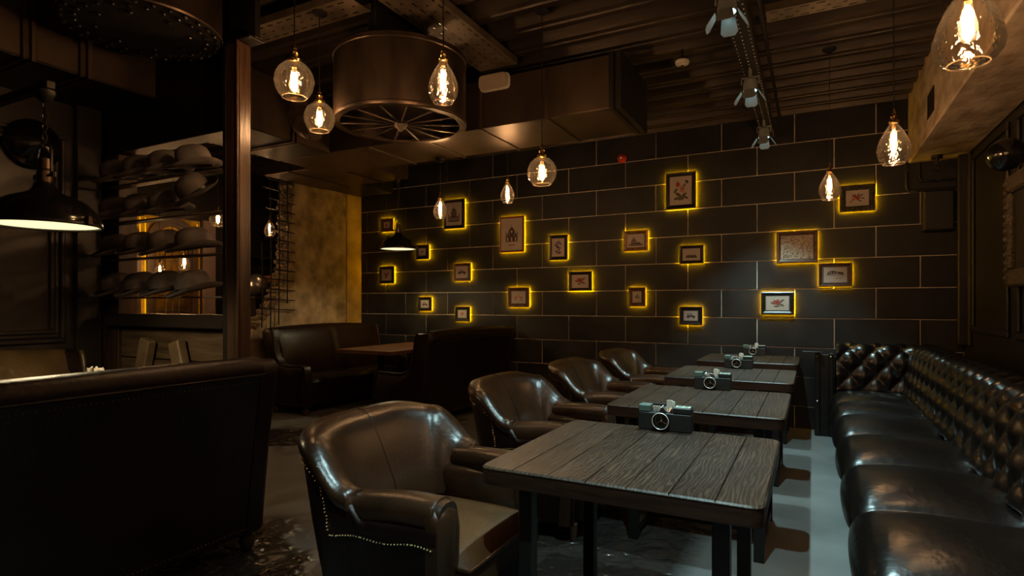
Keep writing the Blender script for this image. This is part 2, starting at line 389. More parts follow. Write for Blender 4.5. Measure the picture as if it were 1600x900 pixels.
# right wall with pilaster and panel mouldings
wr = struct(bx('wall_right', M_PANELB, None, XR, XR + .12, YB, YW, 0, CZ + .1, 0))
for i, (y0, y1) in enumerate(((.2, 1.7), (1.9, 3.4), (3.6, 5.1), (5.3, 6.35))):
    for a, b, c, d in ((y0, y1, 1.05, 1.10), (y0, y1, 2.55, 2.60), (y0, y0 + .05, 1.10, 2.55), (y1 - .05, y1, 1.10, 2.55)):
        bx('moulding', M_PANELB, wr, XR - .022, XR, a, b, c, d, .008)
for k, (y0, y1, d) in enumerate(((6.56, 6.70, .05), (6.50, 6.56, .085), (6.40, 6.50, .03))):
    bx('pilaster_board', M_PANELB, wr, XR - d, XR, y0, y1, .92, 2.64, .01)
# wall behind the camera, wall past the left booth
struct(bx('wall_front', M_PANELB, None, XB - .1, XR + .1, YB - .12, YB, 0, CZ + .1, 0))
wl = struct(bx('wall_left', M_PANEL, None, XL - .12, XL, YB, YH + .12, 0, CZ, 0))
def wall_panel(y0, y1, z0, z1):
    for k, (d, o) in enumerate(((.030, 0.), (.018, .035), (.026, .065))):
        wdt = .03
        a, b, c, e = y0 + o, y1 - o, z0 + o, z1 - o
        for q in ((a, b, c, c + wdt), (a, b, e - wdt, e), (a, a + wdt, c + wdt, e - wdt), (b - wdt, b, c + wdt, e - wdt)):
            bx('moulding', M_PANEL, wl, XL, XL + d, *q, .007)
wall_panel(.55, 2.22, 1.02, 2.50); wall_panel(-1.4, .35, 1.02, 2.50)
bx('corner_board', M_PANEL, wl, XL, XL + .05, 2.28, YH, 0, CZ, .006)
bx('dado_rail', M_PANEL, wl, XL, XL + .028, YB, 2.27, .93, .975, .01)
# hat alcove wall: jamb, planked dado, ledge, header
wa = struct(bx('wall_alcove', M_PANEL, None, XB, XL, YH, YH + .12, 0, CZ, 0))
bx('jamb', M_POST, wa, XL, XL + .22, YH + .02, YH + .16, 0, 2.415, .006)
bx('dado_backing', M_PANELB, wa, XL + .22, -3.30, YH + .06, YH + .12, 0, 1.13, 0)
for i in range(5):
    z0 = .02 + i * .222
    bx('plank', M_PLANKW, wa, XL + .23 + .01 * (i % 2), -3.305, YH + .030 + .006 * (i % 3), YH + .06, z0, z0 + .214, .005)
bx('ledge', M_PANEL, wa, XL + .18, -3.30, YH - .05, YH + .16, 1.135, 1.225, .008)
bx('header', M_PANELB, wa, XL, -3.30, YH + .02, YH + .16, 2.42, CZ, .006)
for i, (x, tilt) in enumerate(((-4.45, R(16)), (-3.51, R(-17)))):
    T = Matrix.Translation((x, YH - .01, 0)) @ Matrix.Rotation(tilt, 4, 'Y')
    o = MB().box(-.055, .055, -.035, .028, .12, 1.09, .008, T).build('timber_brace', M_BRACE)
    tag(o, ('rough sawn timber brace leaning right against the planks under the hats', 'rough sawn timber brace leaning left beside the glossy wooden post')[i], 'timber')
# glossy post
p = thing('wooden_post', 'tall varnished dark wooden post beside the bowler hat shelves', 'post', (-3.20, YH - .02, 0))
bx('shaft', M_POST, p, -.05, .07, -.045, .045, 0, 2.92, .008)
bx('side_strip', M_PANELB, p, -.085, -.0505, -.045, .03, 0, 2.92, .005)
MB().tube([(.062, -.049, 0), (.062, -.049, 2.92)], .008, 8).build('edge_bead', M_POST, p, 60)
# plastered broken wall with thickness
edge = [(4.62, 0), (4.66, .35), (4.70, .80), (4.86, .98), (4.97, 1.07), (5.12, 1.22), (5.22, 1.42), (5.33, 1.60), (5.36, 1.80), (5.37, 2.0), (5.40, 2.2), (5.385, 2.4), (5.42, 2.6), (5.43, 2.8), (5.46, 3.0), (5.48, CZ + .07)]
poly = edge + [(YW, CZ + .07), (YW, 0)]
wp = struct(MB().prism(poly, YZ, XP - .24, XP).build('wall_broken', M_PLAST, smooth=0))
rs = random.Random(3)
for i in range(3, len(edge) - 1):
    (ya, za), (yb, zb) = edge[i], edge[i + 1]
    for q in range(2):
        for c in range(3):
            t = (q + .5) / 2; yy, zz = lerp(ya, yb, t), lerp(za, zb, t)
            m = MB(); s_ = .035 + .02 * rs.random()
            T = Matrix.Translation((XP - .05 - c * .075 + rs.uniform(-.01, .01), yy - .012, zz)) @ Matrix.Rotation(rs.uniform(0, 3), 4, Vector((rs.random(), rs.random(), rs.random())).normalized())
            m.box(-s_, s_, -s_ * .6, s_ * .6, -s_ * .8, s_ * .8, s_ * .3, T)
            m.build('rubble_stone', M_RUBBLE, wp, smooth=0)
bx('corner_strip', M_OCHRE, wp, XP - .05, XP + .02, 6.40, YW - .012, 0, 2.90, .004)  # corner strip tinted yellower than the rest of the plaster
# plaster beam along the right wall
struct(MB().box(.815, XR, YB, YW, 2.645, CZ + .09, .012).build('trim_1', M_BEAM))
# back room: arched partition
wx = struct(bx('wall_rear_room', M_PANELB, None, XB - .1, XB, YB, YW + .1, 0, CZ + .1, 0))
bx('wall_rear_end', M_PANELB, None, XB, XP - .24, YW, YW + .12, 0, CZ + .1, 0)['kind'] = 'structure'

# ------------------------------------------------------------------ arches in the rear room
def arch(yc, label):
    t = thing('arched_window', label, 'window', (XB, yc, 0), 0, 'arched windows of the rear room')
    hw, sp = .27, 2.10
    out = []; inn = []
    for k in range(25):
        a = PI * k / 24
        out.append((math.cos(a) * (hw + .075), sp + math.sin(a) * (hw + .075))); inn.append((math.cos(a) * hw, sp + math.sin(a) * hw))
    ring = [(hw + .075, .9)] + out + [(-hw - .075, .9), (-hw, .9)] + inn[::-1] + [(hw, .9)]
    m = MB(); n = len(ring)
    # frame as quads
    o2 = [(hw + .075, .9)] + out + [(-hw - .075, .9)]; i2 = [(hw, .9)] + inn + [(-hw, .9)]
    rows = [[(d, a[0], a[1]) for d, a in ((.0, o), (.05, o), (.05, i), (.0, i))] for o, i in zip(o2, i2)]
    m.grid(rows, closev=True, cap=True); m.build('arch_frame', M_ARCHW, t, 30)
    i3 = [(hw - .05, .9)] + [(math.cos(PI * k / 24) * (hw - .05), sp + math.sin(PI * k / 24) * (hw - .05)) for k in range(25)] + [(-hw + .05, .9)]
    rows = [[(d, a[0], a[1]) for d, a in ((.0, o), (.03, o), (.03, i), (.0, i))] for o, i in zip(i2, i3)]
    MB().grid(rows, closev=True, cap=True).build('inner_arch', M_POST, t, 30)
    for a in (50, 90, 130):
        MB().tube([(.02, math.cos(R(a)) * .02, sp - .05), (.02, math.cos(R(a)) * (hw - .04), sp + math.sin(R(a)) * (hw - .04))], .007, 6).build('fan_bar', M_TRAY, t)
    for s_ in (-1, 1): bx('led_strip', M_LED2, t, .012, .018, s_ * (hw + .082) - .003, s_ * (hw + .082) + .003, 1.05, 2.40, 0)
    bx('transom', M_ARCHW, t, .0, .04, -hw, hw, sp - .08, sp - .03)
    for yy in (-.09, .0, .09): bx('mullion', M_TRAY, t, .008, .026, yy - .006, yy + .006, .9, sp - .08, .002)
    for zz in (1.2, 1.42, 1.64, 1.86): bx('glazing_bar', M_TRAY, t, .006, .022, -hw + .05, hw - .05, zz - .006, zz + .006, .002)
    bx('pane', M_PANE, t, .003, .005, -hw + .05, hw - .05, .9, sp - .08, 0)
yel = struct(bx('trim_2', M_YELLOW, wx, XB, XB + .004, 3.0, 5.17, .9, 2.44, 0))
bx('pilaster', M_SHELF, wx, XB, XB + .05, 5.20, 5.38, .9, 2.46, .004)
for yc, lb in ((3.23, 'brown arched window in the rear room farthest from the broken wall'), (4.0, 'brown arched window in the rear room between the other two'), (4.77, 'brown arched window in the rear room next to the bookshelf')):
    arch(yc, lb)

# ------------------------------------------------------------------ ducts
d = thing('ventilation_duct', 'long rectangular bronze duct with flanges running over the hat shelves', 'duct', (-4.47, 0, 2.75))
bx('duct_body', M_DUCT, d, -.35, .35, YB + .1, 4.14, 0, .50, .006)
bx('dark_underside', M_PANELB, d, -.345, .345, YB + .11, 4.13, -.006, -.0005, 0)  # thin black sheet, turns the duct's underside darker than its sides
for yy in (.35, 1.05, 1.72, 2.02, 2.62, 3.22, 3.7):
    for dy in (-.022, .022): bx('flange', M_DUCT, d, -.37, .372, yy + dy - .012, yy + dy + .012, -.018, .50, .003)
d = thing('ventilation_duct', 'wide rectangular bronze duct crossing in front of the tiled wall', 'duct', (-2.7, 4.5, 2.75))
bx('duct_body', M_DUCT, d, -2.12, 1.44, -.35, .36, 0, .40, .006)
bx('end_plate', M_STEEL, d, 1.41, 1.455, -.37, .38, -.012, .41, .004)
bx('end_plate', M_STEEL, d, 1.36, 1.40, -.365, .375, -.010, .405, .004)
for xx in (-.95, -.35, .25, .85): bx('flange', M_DUCT, d, xx - .012, xx + .012, -.36, .37, -.010, .40, .003)
d = thing('ventilation_duct', 'lower dark duct under the corner above the plaster wall', 'duct', (-5.0, 5.3, 2.86))
bx('duct_body', M_DUCT, d, -.95, .5, -.42, .55, 0, .36, .006)
for xx in (-.5, .1): bx('flange', M_DUCT, d, xx - .012, xx + .012, -.43, .56, -.012, .36, .003)
bx('rear_box', M_STEEL, d, -.98, -.35, .57, 1.30, .02, .40, .005)

# drum with spoked wheel
DR = thing('drum_vent', 'large bronze drum with a spoked wheel under the ceiling', 'drum', (-2.52, 3.19, 2.53))
MB().lathe([(.45, 0), (.452, .008), (.452, .018), (.446, .024), (.446, .41), (.452, .415), (.452, .44), (.44, .44), (.43, .42), (.43, .02), (.43, 0), (.45, 0)], 64, cap=False).build('drum_shell', M_DRUM, DR, 40)
MB().lathe([(.45, .425), (.0, .426), (0, .45), (.45, .445)], 48, cap=False).build('drum_top', M_STEEL, DR)
MB().lathe([(.0, .10), (.43, .10), (.43, .115), (0, .115)], 32, cap=False).build('baffle', M_STEEL, DR)
MB().lathe([(.45, -.006), (.45, .012), (.405, .012), (.405, -.006), (.45, -.006)], 64, cap=False).build('wheel_rim', M_DRUM, DR, 40)
MB().lathe([(.001, -.05), (.06, .0), (.05, .02), (.001, .03)], 4, cap=False).build('hub', M_TRAY, DR, 0)
for k in range(14):
    a = 2 * PI * k / 14 + .1
    MB().tube([(.04 * math.cos(a), .04 * math.sin(a), .003), (.41 * math.cos(a), .41 * math.sin(a), .003)], .006, 6).build('spoke', M_DRUM, DR)
bx('hanger', M_STEEL, DR, -.03, .03, -.3, .3, .446, .75, .004)
e = thing('duct_elbow', 'curved ribbed bronze pipe elbow beside the drum', 'pipe', (-3.75, 3.40, 2.66))
for k in range(6):
    a0, a1 = R(180 + 15 * k + 1), R(180 + 15 * (k + 1) - 1)
    MB().tube([(.21 + .21 * math.cos(lerp(a0, a1, q / 3)), 0, .25 + .21 * math.sin(lerp(a0, a1, q / 3))) for q in range(4)], .085, 20).build('elbow_ring', M_DUCT, e, 40)
MB().tube([(0, 0, .25), (0, 0, .62)], .082, 20).build('riser', M_DUCT, e, 40)
# second drum, studded underside
D2 = thing('studded_drum', 'round black ceiling drum with rows of studs underneath', 'drum', (-3.45, 2.0, 2.88))
MB().lathe([(.41, 0), (.414, .01), (.41, .02), (.41, .38), (.0, .385)], 64, cap=False).build('drum_shell', M_DRUM, D2, 40)
MB().lathe([(.0, .004), (.402, .004), (.402, .02), (0, .02)], 48, cap=False).build('plate', M_PLATE, D2)
sm = MB().lathe([(.001, -.018), (.010, -.015), (.014, -.006), (.011, .003), (.011, .01)], 10, cap=False).mesh('stud', M_GLOSSB, 60)
for rr, n in ((.385, 30), (.325, 26), (.24, 16)):
    for k in range(n):
        if rr < .3 and k % 2: continue
        o = link('stud', sm, D2); o.location = (rr * math.cos(2 * PI * k / n), rr * math.sin(2 * PI * k / n), 0)

# steel beams, trays
def perforated_tray(name, label, x0, x1, y0, y1, z, along, m=M_TRAY, rows=4, step=.09, lip=.05):
    t = thing(name, label, 'cable tray', ((x0 + x1) / 2, (y0 + y1) / 2, z)); hx, hy = (x1 - x0) / 2, (y1 - y0) / 2
    bx('tray_bed', m, t, -hx, hx, -hy, hy, 0, .004, 0)
    if along == 'y':
        bx('lip', m, t, -hx, -hx + .003, -hy, hy, .004, lip, 0); bx('lip', m, t, hx - .003, hx, -hy, hy, .004, lip, 0)
    else:
        bx('lip', m, t, -hx, hx, -hy, -hy + .003, .004, lip, 0); bx('lip', m, t, -hx, hx, hy - .003, hy, .004, lip, 0)
    sl = MB(); L = hy if along == 'y' else hx; W = hx if along == 'y' else hy
    n = int(2 * L / step)
    for r_ in range(rows):
        o_ = -W + 2 * W * (r_ + .5) / rows
        for k in range(n):
            c_ = -L + step * (k + .5 + .5 * (r_ % 2)); ln = .024 if r_ % 2 == 0 else .010
            if along == 'y': sl.box(o_ - .004, o_ + .004, c_ - ln, c_ + ln, -.0015, .0005)
            else: sl.box(c_ - ln, c_ + ln, o_ - .004, o_ + .004, -.0015, .0005)
    stuff(sl.build('slots', M_GLOSSB, t, 0))
    return t
perforated_tray('cable_tray', 'broad perforated bronze cable tray above the spoked drum', -2.42, -2.08, .6, 4.1, 3.20, 'y', rows=5)
perforated_tray('cable_tray', 'narrow slotted cable tray crossing the deck toward the plaster beam', -.27, .80, 4.05, 4.21, 3.17, 'x', rows=3)
perforated_tray('cable_tray', 'short slotted tray beside the top of the wooden post', -3.9, -2.5, 2.66, 2.86, 3.16, 'x', rows=3)
b = thing('steel_beam', 'black steel beam crossing over the top of the wooden post', 'beam', (-3.2, 2.45, 2.925))
bx('web', M_STEEL, b, -.09, .16, -.02, .02, .015, .33, .002); bx('flange', M_STEEL, b, -.09, .16, -.06, .05, 0, .014, .002)
# light track
tr = thing('light_track', 'black slotted lighting track carrying the spotlights over the tables', 'light track', (-.41, 3.1, 3.03))
bx('channel', M_STEEL, tr, -.065, .065, -3.4, 3.55, 0, .05, .003)
sl = MB()
for k in range(110):
    yy = -3.3 + k * .062
    for xx in (-.05, 0, .05): sl.box(xx - .0038, xx + .0038, yy - .0038, yy + .0038, -.004, .0)
stuff(sl.build('rivets', M_WHITE, tr, 0))  # rivets in flat white, the glint of shiny metal put into the colour
for yy in (-2.5, -.6, 1.2, 2.9): MB().tube([(0, yy, .05), (0, yy, .25)], .008, 6).build('hanger_rod', M_STEEL, tr)
bx('side_conduit', M_STEEL, tr, .10, .125, -3.4, 3.55, .14, .165, .005)

# ------------------------------------------------------------------ spotlights on the track
def spot(y, label):
    t = thing('barn_door_spotlight', label, 'spotlight', (-.41, y, 3.03), 0, 'barn door spotlights on the track')
    MB().tube([(0, 0, -.002), (0, 0, -.06)], .012, 8).build('stem', M_SPOTB, t)
    MB().tube([(-.058, 0, -.115), (-.058, 0, -.065), (.058, 0, -.065), (.058, 0, -.115)], .007, 6).build('yoke', M_SPOTB, t)
    MB().lathe([(.0, -.072), (.03, -.074), (.045, -.09), (.05, -.14), (.053, -.165), (.047, -.165), (.043, -.135), (0, -.13)], 20, cap=False).build('housing', M_SPOTB, t)
    MB().lathe([(0, -.1375), (.042, -.1375), (.042, -.134), (0, -.134)], 20, cap=False).build('lens', M_LENS, t)
    for k in range(4):
        a = k * PI / 2; T = Matrix.Rotation(a, 4, 'Z') @ Matrix.Translation((.058, 0, -.168)) @ Matrix.Rotation(R(-32), 4, 'Y')
        pl = [(-.035, 0), (.035, 0), (.046, -.075), (.03, -.095), (-.03, -.095), (-.046, -.075)]
        m = MB().prism(pl, lambda p_, q: T @ Vector((q, p_[0], p_[1])), -.001, .001)
        m.build('barn_door', M_SPOTB, t, 0)
    ld = bpy.data.lights.new('spot_beam', 'SPOT'); ld.energy = W_SPOT; ld.color = COOL; ld.spot_size = R(80); ld.spot_blend = .6; ld.shadow_soft_size = .022
    lo = bpy.data.objects.new('spot_beam', ld); COL.objects.link(lo); lo.parent = t; lo.location = (0, 0, -.15)
for y_, lb in ((.68, 'grey barn door spotlight at the end of the track farthest from the tiled wall'), (1.98, 'grey barn door spotlight above the front plank table'), (3.30, 'grey barn door spotlight above the second plank table from the front'), (4.60, 'grey barn door spotlight above the plank table second from the tiled wall'), (5.95, 'grey barn door spotlight nearest the tiled wall on the track')):
    spot(y_, lb)

# ------------------------------------------------------------------ pendants
def pendant(kind, x, y, z, s, label, top=CZ + .02, small=False):
    """z = centre of the glass, s = glass diameter"""
    t = thing('pendant_lamp', label, 'pendant lamp', (x, y, z), 0, 'amber glass filament pendants')
    r = s / 2
    if kind == 'globe': P = [(.28, .93), (.52, .84), (.80, .58), (.96, .22), (1.0, -.08), (.94, -.42), (.78, -.72), (.60, -.90)]
    elif kind == 'tear': P = [(.22, 1.58), (.34, 1.40), (.58, 1.02), (.80, .58), (.95, .15), (1.0, -.22), (.94, -.62), (.80, -.95), (.64, -1.15)]
    else: P = [(.28, 1.28), (.42, 1.12), (.64, .76), (.84, .30), (.97, -.18), (1.0, -.45), (.93, -.72), (.76, -.93), (.58, -1.04)]
    P = [(a * r, b * r) for a, b in P]
    g = MB().lathe(P, 32, cap=False).build('glass_shade', M_GLASS, t, 80)
    MB().tube([(P[-1][0] * math.cos(2 * PI * k / 32), P[-1][0] * math.sin(2 * PI * k / 32), P[-1][1]) for k in range(32)], r * .022, 6, closed=True).build('glass_lip', M_LIP, t, 80)
    zt = P[0][1]; q = max(.6, r / .1)
    cap = [(.0, -.03), (.013, -.03), (.015, -.005), (.030, .0), (.034, .012), (.026, .022), (.014, .028), (.020, .036), (.022, .046), (.013, .054), (.010, .062), (.014, .068), (.010, .078), (.006, .10), (.0, .102)]
    MB().lathe([(a * q, zt + b * q) for a, b in cap], 20, cap=False).build('brass_cap', M_BRASS, t, 50)
    MB().tube([(0, 0, zt + .095 * q), (0, 0, top - z)], .0035, 6).build('cord', M_STEEL, t)
    MB().lathe([(0, top - z), (.05, top - z), (.048, top - z - .012), (.03, top - z - .025), (0, top - z - .027)], 16, cap=False).build('ceiling_rose', M_STEEL, t)
    zb = zt - .03 * q
    bl = min(.14, zt - P[-1][1] - .05 * q)
    b_ = MB().lathe([(.012 * q, zb), (.014 * q, zb - .02 * q), (.026 * q, zb - bl * .55), (.027 * q, zb - bl * .72), (.018 * q, zb - bl * .9), (0, zb - bl * .96)], 16, cap=False).build('bulb', M_BULBG, t, 80)
    fm = MB()
    for k in range(6):
        a = 2 * PI * k / 6; rr = .010 * q
        fm.tube([(rr * math.cos(a), rr * math.sin(a), zb - bl * .22), (rr * 1.25 * math.cos(a + .5), rr * 1.25 * math.sin(a + .5), zb - bl * .78)], .0050 * q, 4)
    fm.build('filament', M_FILS if small else M_FIL, b_, 0)
    return t
PEND = [
 ('globe', -2.38, 2.14, 2.455, .20, 'round amber glass pendant hanging alone beside the drum toward the post'),
 ('globe', -2.80, 2.72, 2.49, .195, 'round amber glass pendant beside the ribbed pipe elbow'),
 ('tear', -1.70, 2.50, 2.43, .155, 'teardrop glass pendant in front of the bronze drum'),
 ('globe', -1.63, 3.58, 2.195, .20, 'round amber glass pendant hanging low before the bronze duct end'),
 ('tear', -2.64, 4.99, 2.36, .140, 'small teardrop pendant above the red framed cathedral print'),
 ('tear', -3.30, 4.80, 2.23, .140, 'small teardrop pendant in front of the black framed dome print'),
 ('tear', .116, 5.16, 2.20, .155, 'teardrop pendant beside the carved frame of roses'),
 ('tear', .39, 3.75, 2.15, .160, 'teardrop pendant by the wall end of the plaster beam'),
 ('egg', .452, 2.375, 2.19, .200, 'large egg shaped amber pendant under the plaster beam'),
 ('globe', -.3, -1.0, 2.40, .20, 'round amber glass pendant over the aisle away from the tiled wall'),
 ('egg', .45, .75, 2.19, .200, 'egg shaped amber pendant over the open end of the tufted seat'),
]
for k_, x, y, z, s, lb in PEND:
    pendant(k_, x, y, z, s, lb, top=2.738 if (-4.14 < x < -1.26 and 4.15 < y < 4.86) else 3.198 if x == -2.38 else 3.158 if x == -2.80 else CZ + .02)
for x, y, z, s, lb in ((-5.3, 3.80, 2.15, .16, 'small round pendant glowing behind the tilted bowler hat'), (-6.5, 5.43, 2.29, .15, 'small pendant glowing behind the rusty rebar mesh'),
                       (-7.0, 4.556, 1.80, .14, 'small pendant hanging highest before the arched windows'), (-7.0, 4.25, 1.70, .12, 'small pendant hanging between the two other pendants at the arches'), (-7.0, 3.92, 1.34, .11, 'lowest small pendant before the arched windows by the hat ledge')):
    pendant('globe' if s == .16 else 'tear', x, y, z, s, lb, small=True)

# ------------------------------------------------------------------ dome lamps
def dome(x, y, z, r, label):
    t = thing('dome_lamp', label, 'pendant lamp', (x, y, z), 0, 'black enamel dome lamps over the booths')
    k = r / .235
    pr = [(.235, 0), (.240, .006), (.238, .03), (.228, .045), (.205, .085), (.160, .125), (.105, .148), (.065, .165), (.048, .19), (.042, .21), (.0, .212)]
    MB().lathe([(a * k, b_ * k) for a, b_ in pr], 48, cap=False).build('shade', M_GLOSSB, t, 40)
    MB().lathe([(.225 * k, .004), (0, .0035), (0, .012), (.225 * k, .012)], 48, cap=False).build('diffuser', M_DIFF, t)
    MB().tube([(.236 * k * math.cos(2 * PI * q / 48), .236 * k * math.sin(2 * PI * q / 48), .0) for q in range(48)], .007 * k, 6, closed=True).build('rim', M_STEEL, t, 60)
    MB().lathe([(0, .21 * k), (.034 * k, .21 * k), (.034 * k, .27 * k), (.028 * k, .28 * k), (.028 * k, .33 * k), (0, .33 * k)], 20, cap=False).build('neck', M_DRUM, t, 30)
    MB().tube([(-.085 * k, 0, .245 * k), (.085 * k, 0, .245 * k)], .008 * k, 8).build('cross_bar', M_STEEL, t)
    for s_ in (-1, 1):
        MB().tube([(s_ * .06 * k, 0, .245 * k), (s_ * .065 * k, 0, .36 * k), (s_ * .05 * k, 0, .39 * k), (s_ * .02 * k, 0, .40 * k)], .006 * k, 6).build('yoke_arm', M_CHROME if s_ < 0 else M_STEEL, t)
        MB().lathe([(0, -.012), (.012, -.012), (.012, .012), (0, .012)], 10, (s_ * .085 * k, 0, .245 * k), cap=False).build('wing_nut', M_STEEL, t)
    for a in (20, 140, 260):
        T = Matrix.Rotation(R(a), 4, 'Z')
        MB().box(.232 * k, .256 * k, -.012, .012, -.004, .04 * k, .003, T).build('clip', M_DRUM, t)
    ld = bpy.data.lights.new('lamp_glow', 'SPOT'); ld.energy = 24; ld.color = (1., .78, .45); ld.spot_size = R(165); ld.spot_blend = .4; ld.shadow_soft_size = .12
    lo = bpy.data.objects.new('lamp_glow', ld); COL.objects.link(lo); lo.parent = t; lo.location = (0, 0, -.14)
    ch = MB()
    n = 9
    for q in range(n):
        zc = .40 * k + q * .026
        T = Matrix.Translation((0, 0, zc + .012)) @ Matrix.Rotation(R(90 * (q % 2)), 4, 'Z')
        ch.tube([T @ Vector((.011 * math.cos(2 * PI * u / 8), 0, .018 * math.sin(2 * PI * u / 8))) for u in range(8)], .0035, 5, closed=True)
    ch.build('chain', M_STEEL, t, 60)
    tp = (2.845 if x < -4 else 2.36) - z
    MB().tube([(0, 0, .40 * k + n * .026), (0, 0, tp)], .011 * k, 8).build('rod', M_DRUM, t)
    MB().lathe([(.012, tp - .06), (.03, tp - .045), (.045, tp - .012), (.046, tp), (0, tp)], 16, cap=False).build('canopy', M_STEEL, t)
    if x > -4: bx('bracket_arm', M_STEEL, t, XL + .031 - x, .06, -.02, .02, tp + .001, tp + .04, .003)
    return t
dome(-3.40, 1.49, 1.69, .235, 'black enamel dome lamp above the sofa booth by the panelled wall')
dome(-4.60, 5.77, 1.98, .225, 'black enamel dome lamp above the booth against the tiled wall')

# ------------------------------------------------------------------ pictures
def ell(cx, cy_, rx, ry, n=12, a=0):
    return [(cx + rx * math.cos(2 * PI * k / n) * math.cos(a) - ry * math.sin(2 * PI * k / n) * math.sin(a), cy_ + rx * math.cos(2 * PI * k / n) * math.sin(a) + ry * math.sin(2 * PI * k / n) * math.cos(a)) for k in range(n)]
def rc(x0, x1, y0, y1): return [(x0, y0), (x1, y0), (x1, y1), (x0, y1)]
def flower(cx, cy_, r, m=M_INKR):
    return [(m, ell(cx + r * .6 * math.cos(k * 1.257), cy_ + r * .6 * math.sin(k * 1.257), r * .52, r * .46, 10, k * 1.257)) for k in range(5)] + [(M_INK, ell(cx, cy_, r * .25, r * .25, 8))]
def leaf(cx, cy_, l, a, m=M_INKG): return [(m, ell(cx, cy_, l, l * .42, 10, a))]
def car(): return [(M_INK, [(-.36, -.10), (.36, -.10), (.36, .02), (.14, .05), (.05, .20), (-.20, .20), (-.24, .04), (-.36, .0)]), (M_INK, ell(-.22, -.12, .09, .10)), (M_INK, ell(.22, -.12, .09, .10)), (M_PAPER, rc(-.16, .02, .06, .15))]
def motif(k):
    S = []
    if k == 'dome':
        S = [(M_INK, rc(-.30, .30, -.38, -.12)), (M_INK, ell(0, .0, .20, .26, 16)), (M_INK, rc(-.02, .02, .2, .38)), (M_INK, rc(-.38, -.32, -.38, .0)), (M_INK, rc(.32, .38, -.38, .0))]
        S += [(M_PAPER, rc(x - .02, x + .02, -.32, -.18)) for x in (-.22, -.11, 0, .11, .22)] + [(M_PAPER, rc(x - .008, x + .008, -.08, .18)) for x in (-.1, 0, .1)]
    if k == 'cathedral':
        S = [(M_INK, rc(-.30, .30, -.25, .02)), (M_INK, [(-.14, .0), (.14, .0), (.14, .14), (0, .26), (-.14, .14)])] + [(M_INK, [(x - .025, .0), (x + .025, .0), (x, .15)]) for x in (-.28, -.17, .17, .28)] + [(M_INK, rc(-.006, .006, .2, .34))]
        S += [(M_PAPER, rc(x - .03, x + .03, -.23, -.10)) for x in (-.2, 0, .2)] + [(M_PAPER, ell(0, .09, .045, .045))] + [(M_PAPER, rc(x - .015, x + .015, -.05, -.0)) for x in (-.25, -.13, .13, .25)] + [(M_MATTE, rc(-.2, .2, -.36, -.345)), (M_MATTE, rc(-.14, .14, -.385, -.37))]
    if k == 'car' or k == 'carB': S = car()
    if k == 'oldcar': S = [(M_INK, [(-.34, -.14), (.36, -.14), (.36, .02), (.16, .04), (.12, .24), (-.24, .26), (-.26, .0), (-.34, -.02)]), (M_INK, ell(-.2, -.16, .10, .13)), (M_INK, ell(.26, -.16, .10, .13)), (M_PAPER, rc(-.18, -.06, .06, .2)), (M_PAPER, rc(-.02, .08, .06, .2))]
    if k == 'flower': S = flower(-.02, .08, .20) + leaf(.22, .20, .14, .8) + leaf(.20, -.12, .15, -.7) + leaf(-.24, .02, .12, 2.4) + leaf(-.05, -.22, .13, .1) + [(M_INK, [(.0, -.02), (.02, -.02), (.14, -.30), (.12, -.30)])]
    if k == 'roses': S = flower(.0, .0, .15) + flower(-.18, -.08, .12, M_INKO) + flower(-.14, .16, .11) + leaf(.18, .18, .12, .6) + leaf(.26, -.02, .10, -.3) + leaf(.05, .22, .10, 1.4) + leaf(.12, -.2, .10, -.6) + leaf(-.3, -.24, .08, .5)
    if k == 'plants': S = flower(.08, .06, .14, M_INKO) + flower(-.14, .24, .10, M_INKR) + leaf(-.25, .0, .13, .7) + leaf(-.12, -.15, .16, -.4) + leaf(.16, -.18, .15, .5) + leaf(.0, -.30, .18, .0) + leaf(-.22, -.30, .13, .2) + leaf(.26, -.28, .12, -.3) + leaf(.2, .2, .09, 1.0) + [(M_INK, ell(.28, .34, .07, .05)), (M_INK, ell(.34, .30, .05, .06))]
    if k == 'butterfly': S = [(M_INKP, ell(-.12, .20, .24, .12, 10, .5)), (M_INKP, ell(.14, .26, .20, .10, 10, -.6)), (M_INK, ell(.0, .0, .22, .08, 10, -.5)), (M_INKP, ell(.1, -.10, .18, .10, 10, .8)), (M_INKP, ell(-.1, -.27, .20, .10, 10, -.4)), (M_INK, ell(.15, -.32, .12, .06, 10, .3))]
    if k == 'flamingo':
        for s in (-1, 1): S += [(M_INKO, ell(s * .2, -.02, .16, .10, 12, s * -.5)), (M_INKO, [(s * .08, .02), (s * .12, .04), (s * .06, .26), (s * .01, .22), (s * .04, .18)]), (M_INK, rc(s * .2 - .008, s * .2 + .008, -.34, -.1)), (M_INK, rc(s * .26 - .008, s * .26 + .008, -.34, -.1))]
    if k == 'leaf': S = leaf(.05, .12, .18, 1.1) + leaf(-.15, .0, .16, 2.6) + leaf(.2, -.05, .16, .3) + [(M_INK, [(-.02, -.34), (.02, -.34), (.06, .0), (.04, .0)])]
    if k == 'ship': S = [(M_INK, [(-.35, -.28), (.36, -.30), (.28, -.14), (-.28, -.14)]), (M_INK, rc(-.14, -.12, -.14, .32)), (M_INK, [(-.30, -.1), (-.15, -.1), (-.15, .24)]), (M_MATTE, [(-.11, -.1), (.08, -.1), (-.11, .28)]), (M_MATTE, rc(-.45, .45, -.42, -.30))]
    if k == 'skyline': S = [(M_INK, rc(-.34, .34, -.30, -.18)), (M_MATTE, rc(-.30, .30, -.18, -.05))]
    if k == 'building': S = [(M_INK, [(-.40, .02), (-.34, .22), (-.1, .30), (.12, .22), (.38, .18), (.40, -.02), (.1, .06)])] + [(M_PAPER, rc(x - .025, x + .025, .10, .18)) for x in (-.28, -.18, -.05, .08)] + [(M_INK, rc(.0, .36, -.27, -.24)), (M_MATTE, [(-.42, -.02), (.42, -.10), (.42, -.07), (-.42, .01)])]
